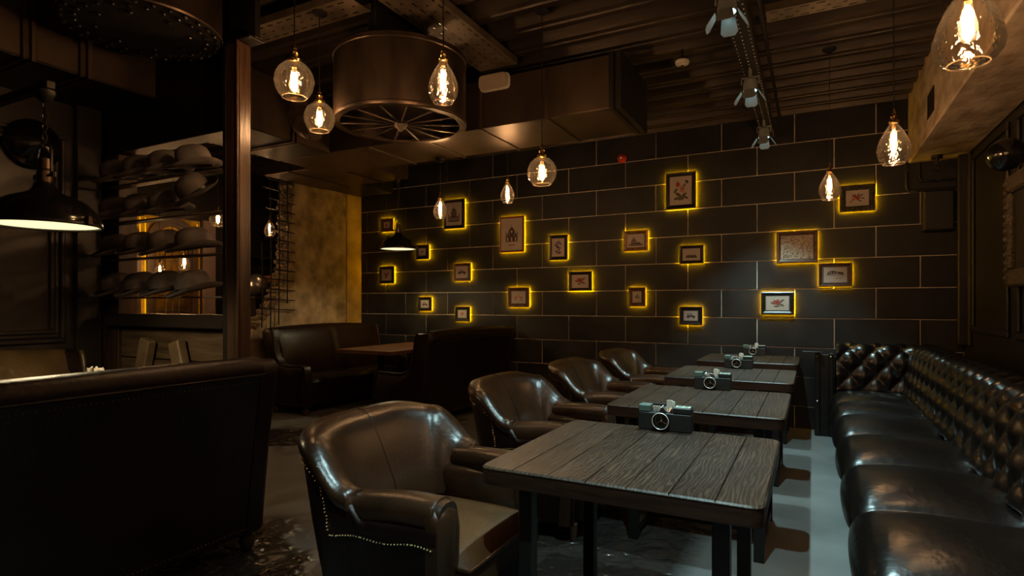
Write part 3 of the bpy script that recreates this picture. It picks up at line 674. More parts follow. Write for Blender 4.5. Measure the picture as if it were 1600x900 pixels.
    if k == 'animal': S = [(M_INK, ell(.0, .02, .20, .10)), (M_INK, ell(.22, .14, .08, .07)), (M_INK, rc(-.16, -.12, -.22, .0)), (M_INK, rc(.12, .16, -.22, .0)), (M_INK, [(-.2, .04), (-.30, .18), (-.27, .2), (-.16, .08)])]
    if k == 'bird': S = [(M_INKR, ell(.02, -.02, .22, .12, 12, .6)), (M_INK, ell(-.14, .10, .16, .07, 10, -.7)), (M_INK, ell(.16, .18, .07, .07)), (M_INKG, ell(-.05, -.22, .2, .05, 10, .2))]
    if k == 'shell': S = [(M_INKO, [(-.03, -.26)] + [(.26 * math.cos(R(a)), .0 + .24 * math.sin(R(a))) for a in range(0, 181, 20)] + [(.03, -.26)][:0])] + [(M_INK, [(0, -.24), (.012, -.24), (.22 * math.cos(R(a)), .2 * math.sin(R(a)))]) for a in (40, 70, 110, 140)]
    return S
def picture(x, z, w_, h_, fm, border, kind, label, mount=.0, ornate=False):
    t = thing('framed_picture', label, 'picture', (x, YW - .012, z), 0, 'backlit framed prints on the tiled wall')
    fy0, fy1 = -.033, -.014; hw, hh = w_ / 2, h_ / 2; b_ = border
    # mitred frame with a stepped profile
    prof = [(0, fy1), (0, fy0 + .006), (.25, fy0), (.55, fy0 + .003), (.7, fy0 + .008), (1, fy0 + .014), (1, fy1)]
    for cs in (((-hw, -hh), (hw, -hh), 'x'), ((hw, -hh), (hw, hh), 'z'), ((hw, hh), (-hw, hh), 'x'), ((-hw, hh), (-hw, -hh), 'z')):
        (ax, az), (bx_, bz), _ = cs
        def inn(px, pz, f): return (px - math.copysign(b_ * f, px), pz - math.copysign(b_ * f, pz))
        rows = []
        for (px, pz) in ((ax, az), (bx_, bz)):
            rows.append([(*[inn(px, pz, f)[0]], yy, inn(px, pz, f)[1]) for f, yy in prof])
        MB().grid(rows, closev=True, cap=True).build('frame_rail', fm, t, 25)
    bx('backing', M_STEEL, t, -hw + .006, hw - .006, fy1 - .002, fy1 + .003, -hh + .006, hh - .006, 0)
    iw, ih = hw - b_, hh - b_
    if mount:
        bx('mount', M_MATTE, t, -iw, iw, fy1 - .009, fy1 - .004, -ih, ih, 0)
    pw, ph = iw * (1 - mount), ih * (1 - mount)
    pr = bx('print', M_MAP if kind == 'map' else M_PAPER, t, -pw, pw, fy1 - .012, fy1 - .0095, -ph, ph, 0)
    lay = {}
    for q, (m, poly) in enumerate(motif(kind)):
        lay.setdefault(m.name, (m, MB()))[1].add([(a * 2 * pw * .92, fy1 - .0125 - .0001 * q, c * 2 * ph * .92) for a, c in poly], [tuple(range(len(poly)))])
    for nm, (m, mb) in lay.items(): stuff(mb.build('printed_motif', m, pr, 0)) if len(mb.f) > 1 else mb.build('printed_motif', m, pr, 0)
    # led strip round the back
    e_ = .012; ring = MB()
    i0, i1 = .006, .012
    for q in ((-hw + i0, hw - i0, hh - i1, hh - i0), (-hw + i0, hw - i0, -hh + i0, -hh + i1), (-hw + i0, -hw + i1, -hh + i1, hh - i1), (hw - i1, hw - i0, -hh + i1, hh - i1)):
        ring.box(q[0], q[1], -.0135, -.0085, q[2], q[3])
    ring.build('led_strip', M_LED, t, 0)
    for s_ in (-1, 1): bx('spacer', M_STEEL, t, s_ * (hw - .05) - .01, s_ * (hw - .05) + .01, -.0135, .0015, -.02, .02, 0)
    if ornate:
        om = MB().lathe([(0, -.008), (.008, -.005), (.010, 0), (0, 0)], 7, cap=False, T=Matrix.Rotation(R(-90), 4, 'X')).mesh('carved_boss', fm, 50)
        n = 11
        for k in range(n):
            for s_ in (-1, 1):
                o = link('carved_boss', om, t); o.location = (-hw + b_ * .5 + (w_ - b_) * k / (n - 1), fy0 + .004, s_ * (hh - b_ * .5))
        for k in range(1, 8):
            for s_ in (-1, 1):
                o = link('carved_boss', om, t); o.location = (s_ * (hw - b_ * .5), fy0 + .004, -hh + b_ * .5 + (h_ - b_) * k / 8)
PICS = [
 (-5.537, 2.446, .225, .197, M_FBRN, .045, 'bird', 'small brown framed bird print above the dome lamp of the booth', .2),
 (-4.369, 2.527, .344, .403, M_FBLK, .045, 'dome', 'tall black frame with a domed building engraving', 0),
 (-3.475, 2.198, .356, .465, M_FRED, .022, 'cathedral', 'tall red frame with a gothic cathedral facade print', 0),
 (-4.901, 2.027, .225, .208, M_FBLK, .045, 'animal', 'small black frame with an animal drawing beside the dome lamp', .15),
 (-5.543, 1.716, .27, .253, M_FBLK, .045, 'bird', 'square black framed bird print next to the plaster wall', 0),
 (-4.239, 1.726, .275, .244, M_FBRN, .040, 'car', 'brown frame with a low vintage roadster drawing', .0),
 (-2.822, 1.998, .25, .312, M_FBLK, .042, 'butterfly', 'upright black frame with mauve butterflies', 0),
 (-2.53, 1.57, .299, .242, M_FBLK, .040, 'flower', 'black frame with a small red flower sprig below the butterflies', 0),
 (-3.377, 1.378, .306, .256, M_FBRN, .038, 'flamingo', 'brown frame with two pink flamingos', .12),
 (-4.857, 1.291, .225, .198, M_FBLK, .040, 'oldcar', 'smallest black frame with a dark car print near the booth', .1),
 (-4.234, 1.156, .235, .201, M_FBLK, .042, 'shell', 'small black frame with a shell drawing, the lowest print above the sofas', .1),
 (-1.324, 2.574, .332, .411, M_FBLK, .045, 'plants', 'large black frame with butterfly over leafy pink plants, highest on the wall', 0),
 (-1.84, 2.033, .289, .239, M_FGLD, .042, 'ship', 'gilt wood frame with a sailing ship print', 0),
 (-1.208, 1.848, .264, .207, M_FBLK, .036, 'skyline', 'black frame with a pale waterfront photograph under glass', 0),
 (-1.824, 1.375, .197, .224, M_FBRN, .040, 'leaf', 'narrow brown frame with a single leaf sprig', .1),
 (-1.215, 1.16, .251, .207, M_FBLK, .042, 'oldcar', 'black frame with an antique motor car, lowest print over the chairs', .12),
 (-.33, 1.30, .317, .242, M_FBLK, .040, 'flower', 'wide black frame with a red flower and round leaves below the map', .08),
 (-.147, 1.882, .386, .33, M_FBRN, .042, 'map', 'large brown frame with an old printed map', 0),
 (.201, 1.587, .298, .239, M_FBRN, .030, 'building', 'brown frame with a street building print just below the map', .14),
 (.392, 2.346, .306, .266, M_FORN, .055, 'roses', 'carved gilt frame with a bunch of red roses', 0),
]
for i, a in enumerate(PICS): picture(*a[:8], mount=a[8], ornate=(i == 19))

# ------------------------------------------------------------------ tables
def table_mesh_parts(t, W, D):
    """origin at floor, table spans 0..W in x and 0..D in y"""
    n = 7; pw = W / n; r = .035; ztop = .75
    for i in range(n):
        x0, x1 = i * pw + (.0005 if i else 0), (i + 1) * pw - (.0005 if i < n - 1 else 0)
        if i == 0: poly = [(x1, 0), (x1, D)] + [(r - r * math.sin(R(a)), D - r + r * math.cos(R(a))) for a in (0, 30, 60, 90)] + [(r - r * math.cos(R(a)), r - r * math.sin(R(a))) for a in (0, 30, 60, 90)]
        elif i == n - 1: poly = [(x0, D), (x0, 0)] + [(W - r + r * math.sin(R(a)), r - r * math.cos(R(a))) for a in (0, 30, 60, 90)] + [(W - r + r * math.cos(R(a)), D - r + r * math.sin(R(a))) for a in (0, 30, 60, 90)]
        else: poly = [(x0, 0), (x1, 0), (x1, D), (x0, D)]
        cxp = (x0 + x1) / 2; cyp = D / 2; c = .0055
        ins = [(p[0] - math.copysign(min(c if ((i == 0 and p[0] < cxp) or (i == n - 1 and p[0] > cxp)) else .0022, abs(p[0] - cxp)), p[0] - cxp), p[1] - math.copysign(c, p[1] - cyp)) for p in poly]
        m = MB(); k = len(poly)
        m.add([(p[0], p[1], .7415) for p in poly] + [(p[0], p[1], ztop - c) for p in poly] + [(p[0], p[1], ztop) for p in ins],
              [tuple(range(k - 1, -1, -1)), tuple(range(2 * k, 3 * k))] + [(a, (a + 1) % k, k + (a + 1) % k, k + a) for a in range(k)] + [(k + a, k + (a + 1) % k, 2 * k + (a + 1) % k, 2 * k + a) for a in range(k)])
        m.build('plank', M_TABLE, t, 20)
    MB().prism(rrect(.002, W - .002, .002, D - .002, .034), XY, .690, .741).build('edge_band', M_TEDGE, t, 30)
    for sx in (.10, W - .15):
        for sy in (.10, D - .15):
            bx('leg', M_STEEL, t, sx, sx + .05, sy, sy + .05, 0, .688, .003)
        bx('foot_rail', M_STEEL, t, sx + .005, sx + .045, .151, D - .151, .03, .07, .003)
    bx('stretcher', M_STEEL, t, .151, W - .151, D / 2 - .02, D / 2 + .02, .03, .07, .003)
TAB = [(1.69, 'plank top table with the nearest view of its seven boards, beside the front armchair'), (3.04, 'plank top table between the front table and the third table'), (4.40, 'plank top table second from the tiled wall'), (5.80, 'plank top table pushed against the tiled wall')]
W_, D_ = .89, .885
T0 = thing('plank_table', TAB[0][1], 'table', (-1.005, TAB[0][0], 0), 0, 'plank top tables along the banquette')
table_mesh_parts(T0, W_, D_)
for y, lb in TAB[1:]: dup(T0, (-1.005, y, 0), 0, lb)

# camera shaped condiment holders
def holder(x, y, label):
    t = thing('camera_shaped_holder', label, 'condiment holder', (x, y, .75), 0, 'camera shaped condiment holders')
    hw, d_, h_ = .112, .056, .108
    bx('body', M_HOLD, t, -hw, hw, 0, d_, 0, .078, .004)
    bx('left_block', M_GREENM, t, -hw, -.062, .0, d_, .0785, h_, .003)
    bx('right_block', M_HOLD, t, .035, hw, .0, d_, .0785, h_ - .004, .003)
    bx('back_plate', M_HOLD, t, -.0615, .0345, d_ - .006, d_, .0785, h_ + .002, .001)
    lc = bx('label_card', M_LABEL, t, .042, .104, .006, d_ - .008, h_ - .004, h_ - .001, .001)
    for k, (a, b_) in enumerate(((.05, .072), (.078, .096))):
        for q in range(3): bx('printed_line', M_INK, lc, a, b_, .014 + q * .011, .019 + q * .011, h_ - .001, h_ - .0006, 0)
    T = Matrix.Translation((-.012, 0, .046)) @ Matrix.Rotation(R(90), 4, 'X')
    MB().lathe([(.036, 0), (.036, .022), (.032, .026), (.029, .022), (.029, .008), (0, .008)], 28, cap=False, T=T).build('lens_barrel', M_GLOSSB, t, 40)
    MB().tube([T @ Vector((.0345 * math.cos(2 * PI * k / 28), .0345 * math.sin(2 * PI * k / 28), .0255)) for k in range(28)], .0022, 6, closed=True).build('lens_ring', M_LRING, t, 60)
    MB().tube([T @ Vector((.026 * math.cos(2 * PI * k / 28), .026 * math.sin(2 * PI * k / 28), .010)) for k in range(28)], .0016, 6, closed=True).build('inner_ring', M_SACH, t, 60)
    MB().lathe([(0, .013), (.007, .012), (.009, .008), (0, .008)], 14, cap=False, T=T).build('lens_glass', M_CHROME, t, 60)
    for k in range(3):
        a = R(90 + 120 * k)
        MB().tube([T @ Vector((.008 * math.cos(a), .008 * math.sin(a), .010)), T @ Vector((.026 * math.cos(a), .026 * math.sin(a), .010))], .0018, 5).build('lens_spoke', M_SACH, t)
    rs = random.Random(int(y * 100))
    for k in range(7):
        T2 = Matrix.Translation((-.050 + .011 * k, .012 + rs.random() * .022, .090)) @ Matrix.Rotation(rs.uniform(-.6, .6), 4, 'Y') @ Matrix.Rotation(rs.uniform(-.5, .5), 4, 'X') @ Matrix.Rotation(rs.uniform(0, 3), 4, 'Z')
        MB().box(-.011, .011, -.0025, .0025, -.012, .013, .001, T2).build('sachet', M_SACH, t, 0)
    pl = [(.004, .080), (.028, .080), (.034, .128), (.022, .133), (.006, .130)]
    MB().prism(pl, XZ, .018, .024).build('napkin', M_NAPK, t, 0); MB().prism([(a + .006, b_ - .004) for a, b_ in pl], XZ, .026, .031).build('napkin', M_NAPK, t, 0)
    return t
for x, y, lb in ((-.566, 2.512, 'black camera shaped condiment holder on the front plank table'), (-.568, 3.862, 'black camera shaped condiment holder on the second plank table from the front'), (-.558, 5.215, 'black camera shaped condiment holder on the table second from the tiled wall'), (-.55, 6.61, 'black camera shaped condiment holder on the table against the tiled wall')):
    holder(x, y, lb)

# ------------------------------------------------------------------ tub armchair
def upath(t, ax=.31, hy=.40, xb=.36, xs=-.10):
    """t in -1..1 along the U; returns centre-line point and outward normal; arms straight then superelliptic back"""
    La = ax - xs; Lb = 1.16; tot = 2 * La + Lb; s = (t + 1) / 2 * tot
    def arm(x): return hy - .045 * max(0, min(1, (x - xs) / .3))
    if s < La: return Vector((ax - s, -arm(ax - s))), Vector((0, -1))
    if s > La + Lb: return Vector((xs + (s - La - Lb), arm(xs + s - La - Lb))), Vector((0, 1))
    a = (s - La) / Lb * PI; e = .74
    def pt(a):
        return Vector((xs - (xb + xs) * abs(math.sin(a)) ** e, -hy * math.copysign(abs(math.cos(a)) ** e, math.cos(a))))
    p = pt(a); a0, a1 = max(1e-3, a - .03), min(PI - 1e-3, a + .03); d = pt(a1) - pt(a0); d.normalize()
    return p, Vector((d.y, -d.x))
def backh(x): return interp(x, (-.36, -.24, -.05, .02), (.835, .80, .65, .62))
def make_chair(label):
    t = thing('tub_armchair', label, 'armchair', (0, 0, 0), 0, 'leather tub armchairs along the tables')
    N = 60
    # outer shell
    rows = []
    for i in range(N + 1):
        p, n = upath(-1 + 2 * i / N)
        if n.dot(p - Vector((.1, 0))) < 0: n = -n
        ht = max(.55, backh(p.x) - .04 if p.x < .0 else .55)
        q = []
        for z, o in ((.09, .0), (.3, .028), (.5, .045), (ht - .02, .058), (ht, .05)):
            rake = (1 - z / .84) * .10 * max(0, min(1, (-.0 - p.x) / .3))
            q.append((p.x + n.x * o + rake, p.y * (.93 + .07 * z / .84) + n.y * o, z))
        for z, o in ((ht, .01), (.3, .0), (.09, -.03)):
            rake = (1 - z / .84) * .10 * max(0, min(1, (-.0 - p.x) / .3))
            q.append((p.x + n.x * o + rake, p.y * (.93 + .07 * z / .84) + n.y * o, z))
        rows.append(q)
    MB().grid(rows, closev=True, cap=True).build('outer_shell', M_LEATHS, t, 50)
    # padded back
    rows = []; N = 56
    for i in range(N + 1):
        tt = -.66 + 1.32 * i / N
        p, n = upath(tt)
        if n.dot(p - Vector((.1, 0))) < 0: n = -n
        h = backh(p.x); k = min(1, max(0, (h - .6) / .2)); zb = .43
        sec = [(.045, h - .075), (.066, h - .055), (.070, h - .03), (.056, h - .006), (.02, h + .006), (-.02, h - .004), (-.05, h - .03), (-.075, h - .075)]
        low = [(-.09 - .022 * k, lerp(h - .075, zb, .3)), (-.10 - .045 * k, lerp(h - .075, zb, .6)), (-.095 - .07 * k, lerp(h - .075, zb, .85)), (-.09 - .07 * k, zb), (-.01, zb)]
        q = []
        for o, z in sec + low:
            rake = (1 - z / .84) * .10 * max(0, min(1, (-.0 - p.x) / .3))
            q.append((p.x + n.x * o + rake, p.y * (.93 + .07 * z / .84) + n.y * o, z))
        rows.append(q)
    bk = MB().grid(rows, closev=True, cap=True).build('backrest', M_LEATH, t, 70)
    MB().tube([rows[N // 2][k] for k in range(2, 12)], .0028, 5).build('centre_seam', M_LEATHS, bk, 60)
    # piping where the back meets the outside
    # arms
    for s_ in (-1, 1):
        rows = []
        for i in range(13):
            x = lerp(-.09, .315, i / 12); sc_ = 1 if i < 11 else (.97 if i == 11 else .86)
            yc = s_ * interp(x, (-.1, .2), (.365, .325)); zc = .575
            q = []
            for k in range(20):
                a = 2 * PI * k / 20; cx_ = math.cos(a); sz = math.sin(a)
                rx = .066 * sc_; rz = (.060 if sz > 0 else .060) * sc_
                q.append((x, yc + rx * math.copysign(abs(cx_) ** .8, cx_), zc + .01 * math.sin(x * 8) + rz * math.copysign(abs(sz) ** .85, sz)))
            rows.append(q)
        a_ = MB().grid(rows, closev=True, cap=True).build('arm_pad', M_LEATH, t, 60)
        ring = [Vector(v) + Vector((.004, 0, 0)) for v in rows[11]]
        MB().tube(ring, .005, 6, closed=True).build('arm_piping', M_LEATH, a_, 60)
        # curved front of the arm down to the floor
        rows = []
        for z, xf, wd in ((.615, .31, .05), (.585, .325, .064), (.53, .330, .068), (.42, .326, .066), (.3, .315, .060), (.18, .30, .052), (.09, .29, .046)):
            yc = s_ * (.328 - (.62 - z) * .03)
            rows.append([(xf - .06, yc - wd, z), (xf - .012, yc - wd, z), (xf, yc - wd * .6, z), (xf + .006, yc, z), (xf, yc + wd * .6, z), (xf - .012, yc + wd, z), (xf - .06, yc + wd, z)])
        MB().grid(rows, closev=True, cap=True).build('arm_front', M_LEATH, t, 60)
        MB().box(-.12, .30, s_ * .262, s_ * .345, .29, .555, .02).build('arm_lining', M_LEATH, t, 50)
        # nail trim on the side
        m = MB(); path = []
        for i in range(37): path.append(Vector((lerp(.29, -.13, i / 36), 0, .490 + .006 * math.sin(i * .3))))
        for i in range(1, 20): path.append(Vector((-.13 - .0012 * i, 0, .490 + i * .0123)))
        for i in range(1, 16):
            x = -.155 - .0125 * i; path.append(Vector((x, 0, min(backh(x) - .080, .735 + i * .004))))
        for pt in path:
            # sit on the outer shell
            best = None
            for i in range(161):
                p, n = upath(-1 + i / 160)
                if best is None or abs(p.x - pt.x) < best[0]: best = (abs(p.x - pt.x), p, n)
            p, n = best[1], best[2]
            if n.dot(p - Vector((.1, 0))) < 0: n = -n
            z = pt.z; o = interp(z, (.09, .3, .5, .8), (.0, .028, .045, .058)) + .005
            rake = (1 - z / .84) * .10 * max(0, min(1, (-.0 - p.x) / .3))
            c = (p.x + n.x * o + rake, s_ * -1 * (p.y * (.93 + .07 * z / .84) + n.y * o), z)
            m.lathe([(.0, -.0042), (.0042, -.0), (0, .0042)], 6, c, cap=False)
        stuff(m.build('nailhead_trim', M_NAIL, t, 60))
    # seat
    rows = []
    for j in range(15):
        v = -1 + 2 * j / 14; q = []
        for i in range(15):
            u = -1 + 2 * i / 14
            ed = (1 - abs(u) ** 6) * (1 - abs(v) ** 6)
            q.append((.075 + .295 * u, .275 * v, .385 + .055 * ed ** .5 + .02 * (1 - u * u) * (1 - v * v)))
        rows.append(q)
    m = MB().grid(rows)
    rim = [(.075 + .295 * u, .275 * v) for u, v in [(-1 + 2 * i / 14, -1) for i in range(14)] + [(1, -1 + 2 * i / 14) for i in range(14)] + [(1 - 2 * i / 14, 1) for i in range(14)] + [(-1, 1 - 2 * i / 14) for i in range(14)]]
    m.grid([[(x, y, .385) for x, y in rim], [(x, y, .30) for x, y in rim]], closev=True)
    sc_ = m.build('seat_cushion', M_LEATH2, t, 60)
    MB().tube([(x * 1.004, y * 1.004, .388) for x, y in rim], .007, 6, closed=True).build('seat_piping', M_LEATH, sc_, 60)
    bx('front_rail', M_LEATHS, t, -.22, .345, -.285, .285, .09, .30, .02)
    for sx, sy in ((.30, -.31), (.30, .31), (-.20, -.25), (-.20, .25)):
        MB().lathe([(.0, 0), (.017, 0), (.024, .10), (0, .10)], 12, (sx, sy, 0), cap=False).build('leg', M_POST, t)
    return t
ch = make_chair('brown leather tub armchair at the front plank table, seat cushion fully in view')
ch.location = (-1.40, 1.95, 0)
for x, y, lb in ((-1.46, 3.27, 'brown leather tub armchair second from the front, by the second plank table'), (-1.47, 4.47, 'brown leather tub armchair second from the tiled wall'), (-1.47, 5.68, 'brown leather tub armchair closest to the tiled wall')):
    dup(ch, (x, y, 0), 0, lb)

# ------------------------------------------------------------------ booth sofas (faces +x, length along y)
def make_sofa(label, L, leather=M_LEATHS, inner=None, H=1.0, CR=.025):
    inner = inner or leather
    t = thing('booth_sofa', label, 'sofa', (0, 0, 0), 0, 'leather booth sofas')
    hl = L / 2
    # side profile (x, z)
    top = [(.35, .10), (.37, .30), (.345, .50), (.325, .56), (.29, .575), (.10, .565), (-.02, .57), (-.085, .60), (-.125, .66), (-.15, .74), (-.17, .85), (-.185, H - .05), (-.21, H - .01)]
    rear = [(-.34, H), (-.37, H - .03), (-.365, H - .09), (-.31, .60), (-.25, .10)]
    poly = top + rear
    for s_ in (-1, 1):
        y0, y1 = s_ * hl, s_ * (hl - .11)
        e_ = MB(); n = len(poly); cx_, cz_ = 0, .5
        # rounded outer face
        def ins(p, d):
            v = Vector((p[0] + .02 - 0, p[1] - .45)); l = v.length; v = v * (max(.01, l - d) / l); return (v.x - .02, v.y + .45)
        loops = [[(p[0], y1, p[1]) for p in poly], [(p[0], y0 - s_ * .03, p[1]) for p in poly], [(ins(p, .010)[0], y0 - s_ * .01, ins(p, .010)[1]) for p in poly], [(ins(p, .03)[0], y0, ins(p, .03)[1]) for p in poly]]
        e_.grid(loops, closev=True, cap=True); side = e_.build('side_panel', leather, t, 50)
        MB().tube([(p[0], y0 - s_ * .012, p[1]) for p in top], .016, 8).build('side_piping', inner, side, 60)
        nm = MB()
        P = [Vector((ins(p, .040)[0], y0 + s_ * .001, ins(p, .040)[1])) for p in top]
        for a, b_ in zip(P[:-1], P[1:]):
            k = max(1, int((b_ - a).length / .018))
            for q in range(k):
                c = a.lerp(b_, q / k); nm.lathe([(0, -.0045), (.0045, 0), (0, .0045)], 5, c, cap=False)
        for q in range(int(.6 / .018)):
            nm.lathe([(0, -.0045), (.0045, 0), (0, .0045)], 5, (-.24 + q * .018, y0 + s_ * .001, .125), cap=False)
        stuff(nm.build('nailhead_trim', M_NAIL, side, 60))
    # back: padded inside, raked outside, gentle crown along its length
    rows = []; hi = hl - .10; N = 40
    for i in range(N + 1):
        u = -1 + 2 * i / N; y = u * hi; cr = CR * (1 - u * u); sm_ = .018 * math.exp(-(u / .035) ** 2)
        pad = .03 * (1 - u ** 8)
        q = [(-.245, y, .10), (-.30, y, .55), (-.358, y, H - .10 + cr), (-.366, y, H - .09 + cr), (-.372, y, H - .03 + cr), (-.35, y, H + .004 + cr), (-.29, y, H + .012 + cr), (-.235, y, H + .004 + cr), (-.205 + pad * .3 - sm_, y, H - .03 + cr), (-.175 + pad - sm_, y, H - .12 + cr), (-.135 + pad - sm_, y, .75), (-.095 + pad - sm_, y, .55), (-.09, y, .40), (-.09, y, .10)]
        rows.append(q)
    b_ = MB().grid(rows, closev=True, cap=True).build('backrest', inner, t, 60)
    MB().tube([(-.376, -hi, H - .075), *[(-.374, u * hi / 10, H - .075 + CR * (1 - (u / 10) ** 2)) for u in range(-9, 10)], (-.376, hi, H - .075)], .006, 6).build('back_piping', inner, b_, 60)
    nm = MB()
    for q in range(int(2 * hi / .02)):
        y = -hi + q * .02; nm.lathe([(0, -.004), (.004, 0), (0, .004)], 5, (-.368, y, H - .108 + CR * (1 - (y / hi) ** 2)), cap=False)
        nm.lathe([(0, -.004), (.004, 0), (0, .004)], 5, (-.251, y, .13), cap=False)
    stuff(nm.build('back_nailheads', M_NAIL, b_, 60))
    n = 2
    for k in range(n):
        y0 = -hi + k * 2 * hi / n; rows = []
        for j in range(13):
            v = -1 + 2 * j / 12; q = []
            for i in range(13):
                u = -1 + 2 * i / 12; ed = max(0, (1 - abs(u) ** 6) * (1 - abs(v) ** 6))
                q.append((.125 + .215 * u, y0 + hi / n + (hi / n - .006) * v, .375 + .05 * ed ** .5 + .02 * (1 - u * u) * (1 - v * v)))
            rows.append(q)
        m = MB().grid(rows)
        rim = [(.125 + .215 * u, y0 + hi / n + (hi / n - .006) * v) for u, v in [(-1 + 2 * i / 12, -1) for i in range(12)] + [(1, -1 + 2 * i / 12) for i in range(12)] + [(1 - 2 * i / 12, 1) for i in range(12)] + [(-1, 1 - 2 * i / 12) for i in range(12)]]
        m.grid([[(x, y, .375) for x, y in rim], [(x, y, .29) for x, y in rim]], closev=True)
        m.build('seat_cushion', inner, t, 60)
    bx('seat_base', leather, t, -.08, .325, -hi, hi, .10, .29, .015)
    for sx in (.29, -.20):
        for sy in (-hl + .07, hl - .07):
            MB().lathe([(.0, 0), (.022, .0), (.036, .02), (.040, .05), (.030, .08), (.024, .10), (0, .10)], 14, (sx, sy, 0), cap=False).build('bun_foot', M_POST, t, 50)
    return t
sA = make_sofa('dark leather booth sofa with its back to the plaster wall', 1.88)
sA.location = (-5.50, 5.72, 0)
dup(sA, (-3.765, 5.70, 0), PI, 'dark leather booth sofa with nailhead side facing the plaster wall across the brown table')
sC = make_sofa('big dark sofa seen from behind its tall back beside the aisle', 2.25, H=1.012, CR=.003)
sC.location = (-2.86, 1.02, 0); sC.rotation_euler = (0, 0, PI)
sD = make_sofa('olive brown creased leather sofa against the panelled wall', 2.35, M_LEATHS, M_LEATHO, H=.975)
sD.location = (-4.345, 1.05, 0)
# booth tables
def booth_table(x, y, W, D, label):
    t = thing('booth_table', label, 'table', (x, y, 0))
    MB().prism(rrect(-W / 2, W / 2, -D / 2, D / 2, .02), XY, .71, .75).build('table_top', M_TABLE2, t, 30)
    for s_ in (-1, 1):
        bx('column', M_STEEL, t, -.03, .03, s_ * D * .27 - .03, s_ * D * .27 + .03, .02, .708, .004)
        bx('base_plate', M_STEEL, t, -.22, .22, s_ * D * .27 - .05, s_ * D * .27 + .05, 0, .02, .004)
    return t
booth_table(-4.66, 5.90, .86, 1.42, 'brown wooden booth table between the two sofas at the tiled wall')
booth_table(-3.64, 1.10, .80, 1.60, 'brown wooden booth table between the big sofa and the creased sofa')
t = thing('condiment_tray', 'small tray of creased packets on the booth table by the panelled wall', 'condiment holder', (-3.62, 1.84, .75))
bx('tray', M_HOLD, t, -.10, .10, -.06, .06, 0, .14, .004)
rs = random.Random(5)
for k in range(8):
    T2 = Matrix.Translation((-.08 + .022 * k, rs.uniform(-.03, .03), .162)) @ Matrix.Rotation(rs.uniform(-.5, .5), 4, 'Y') @ Matrix.Rotation(rs.uniform(0, 3), 4, 'Z')
    MB().box(-.018, .018, -.004, .004, -.018, .02, .001, T2).build('packet', M_NAPK, t, 0)
t = thing('camera_shaped_holder', 'dark camera shaped holder standing on the brown booth table', 'condiment holder', (-4.52, 6.42, .75), 0)
bx('body', M_HOLD, t, -.1, .1, 0, .06, 0, .10, .004)
MB().tube([(.02 + .036 * math.cos(2 * PI * k / 20), -.012, .05 + .036 * math.sin(2 * PI * k / 20)) for k in range(20)], .003, 6, closed=True).build('lens_ring', M_CHROME, t)
MB().lathe([(.034, 0), (.034, .01), (0, .01)], 20, cap=False, T=Matrix.Translation((.02, 0, .05)) @ Matrix.Rotation(R(90), 4, 'X')).build('lens_barrel', M_GLOSSB, t)

# ------------------------------------------------------------------ tufted banquette
BQ = thing('tufted_banquette', 'black tufted leather corner banquette along the right wall', 'banquette', (0, 0, 0))
A_, B_ = .21, .13
def tuft(u, v):
    s1 = abs(math.sin(PI * (u / A_ + v / (2 * B_)))); s2 = abs(math.sin(PI * (u / A_ - v / (2 * B_))))
    return .045 * (s1 * s2) ** .5
def back_profile(s):
    """arc length up the back -> (depth towards wall, z, normal depth, normal z)"""
    lean = .36; r = .115
    if s < lean:
        return .0 + s * .20, .44 + s * .98, -.98, .20
    a = (s - lean) / r; cxp, czp = .0 + lean * .20 + r * .98, .44 + lean * .98 - r * .20
    a0 = math.atan2(.20, -.98)
    ang = a0 - a
    return cxp + r * math.cos(ang), czp + r * math.sin(ang), math.cos(ang), math.sin(ang)
def tufted(name, u0, u1, place, S=.62, nu=None, parent=BQ, foot=None):
    nu = nu or int((u1 - u0) / .021); ns = 40; rows = []
    for i in range(nu + 1):
        u = lerp(u0, u1, i / nu); q = []
        for j in range(ns + 1):
            s = S * j / ns; d_, z, nd, nz = back_profile(s); h = tuft(u, s - .05) if s > .02 else 0
            q.append(place(u, d_ + nd * h, z + nz * h))
        rows.append(q)
    o = MB().grid(rows).build(name, M_LEATHB, parent, 75)
    bm_ = MB().lathe([(.0, -.006), (.008, -.004), (.011, .002), (.006, .007), (0, .008)], 8, cap=False).mesh('button', M_LEATHB, 70)
    j = -3
    while True:
        s = .05 + j * B_; j += 1
        if s > S - .05: break
        if s < .03: continue
        off = 0 if (j - 1) % 2 == 0 else A_ / 2
        k = int(u0 / A_) - 2
        while True:
            u = k * A_ + off; k += 1
            if u > u1 - .02: break
            if u < u0 + .02: continue
            d_, z, nd, nz = back_profile(s); b = link('button', bm_, o); b.location = place(u, d_ + nd * .006, z + nz * .006)
    return o
YE = 6.40
XBK = .74
tufted('back', -1.6, YE - .0, lambda u, d_, z: (XBK + d_, u, z))
tufted('end_back', .20, .98, lambda u, d_, z: (u, 6.34 + d_, z))
bx('back_core', M_LEATHB, BQ, XBK + .12, XR - .03, -1.6, 6.45, 0, .78, .01)
bx('end_core', M_LEATHB, BQ, .19, XR - .03, 6.47, YW - .015, 0, .78, .01)
bx('seat_base', M_LEATHB, BQ, .185, XBK + .1, -1.6, 6.42, 0, .31, .012)
ys = [-1.6, -.94, -.17, .60, 1.365, 2.13, 2.90, 3.67, 4.44, 5.21, 5.80, 6.40]
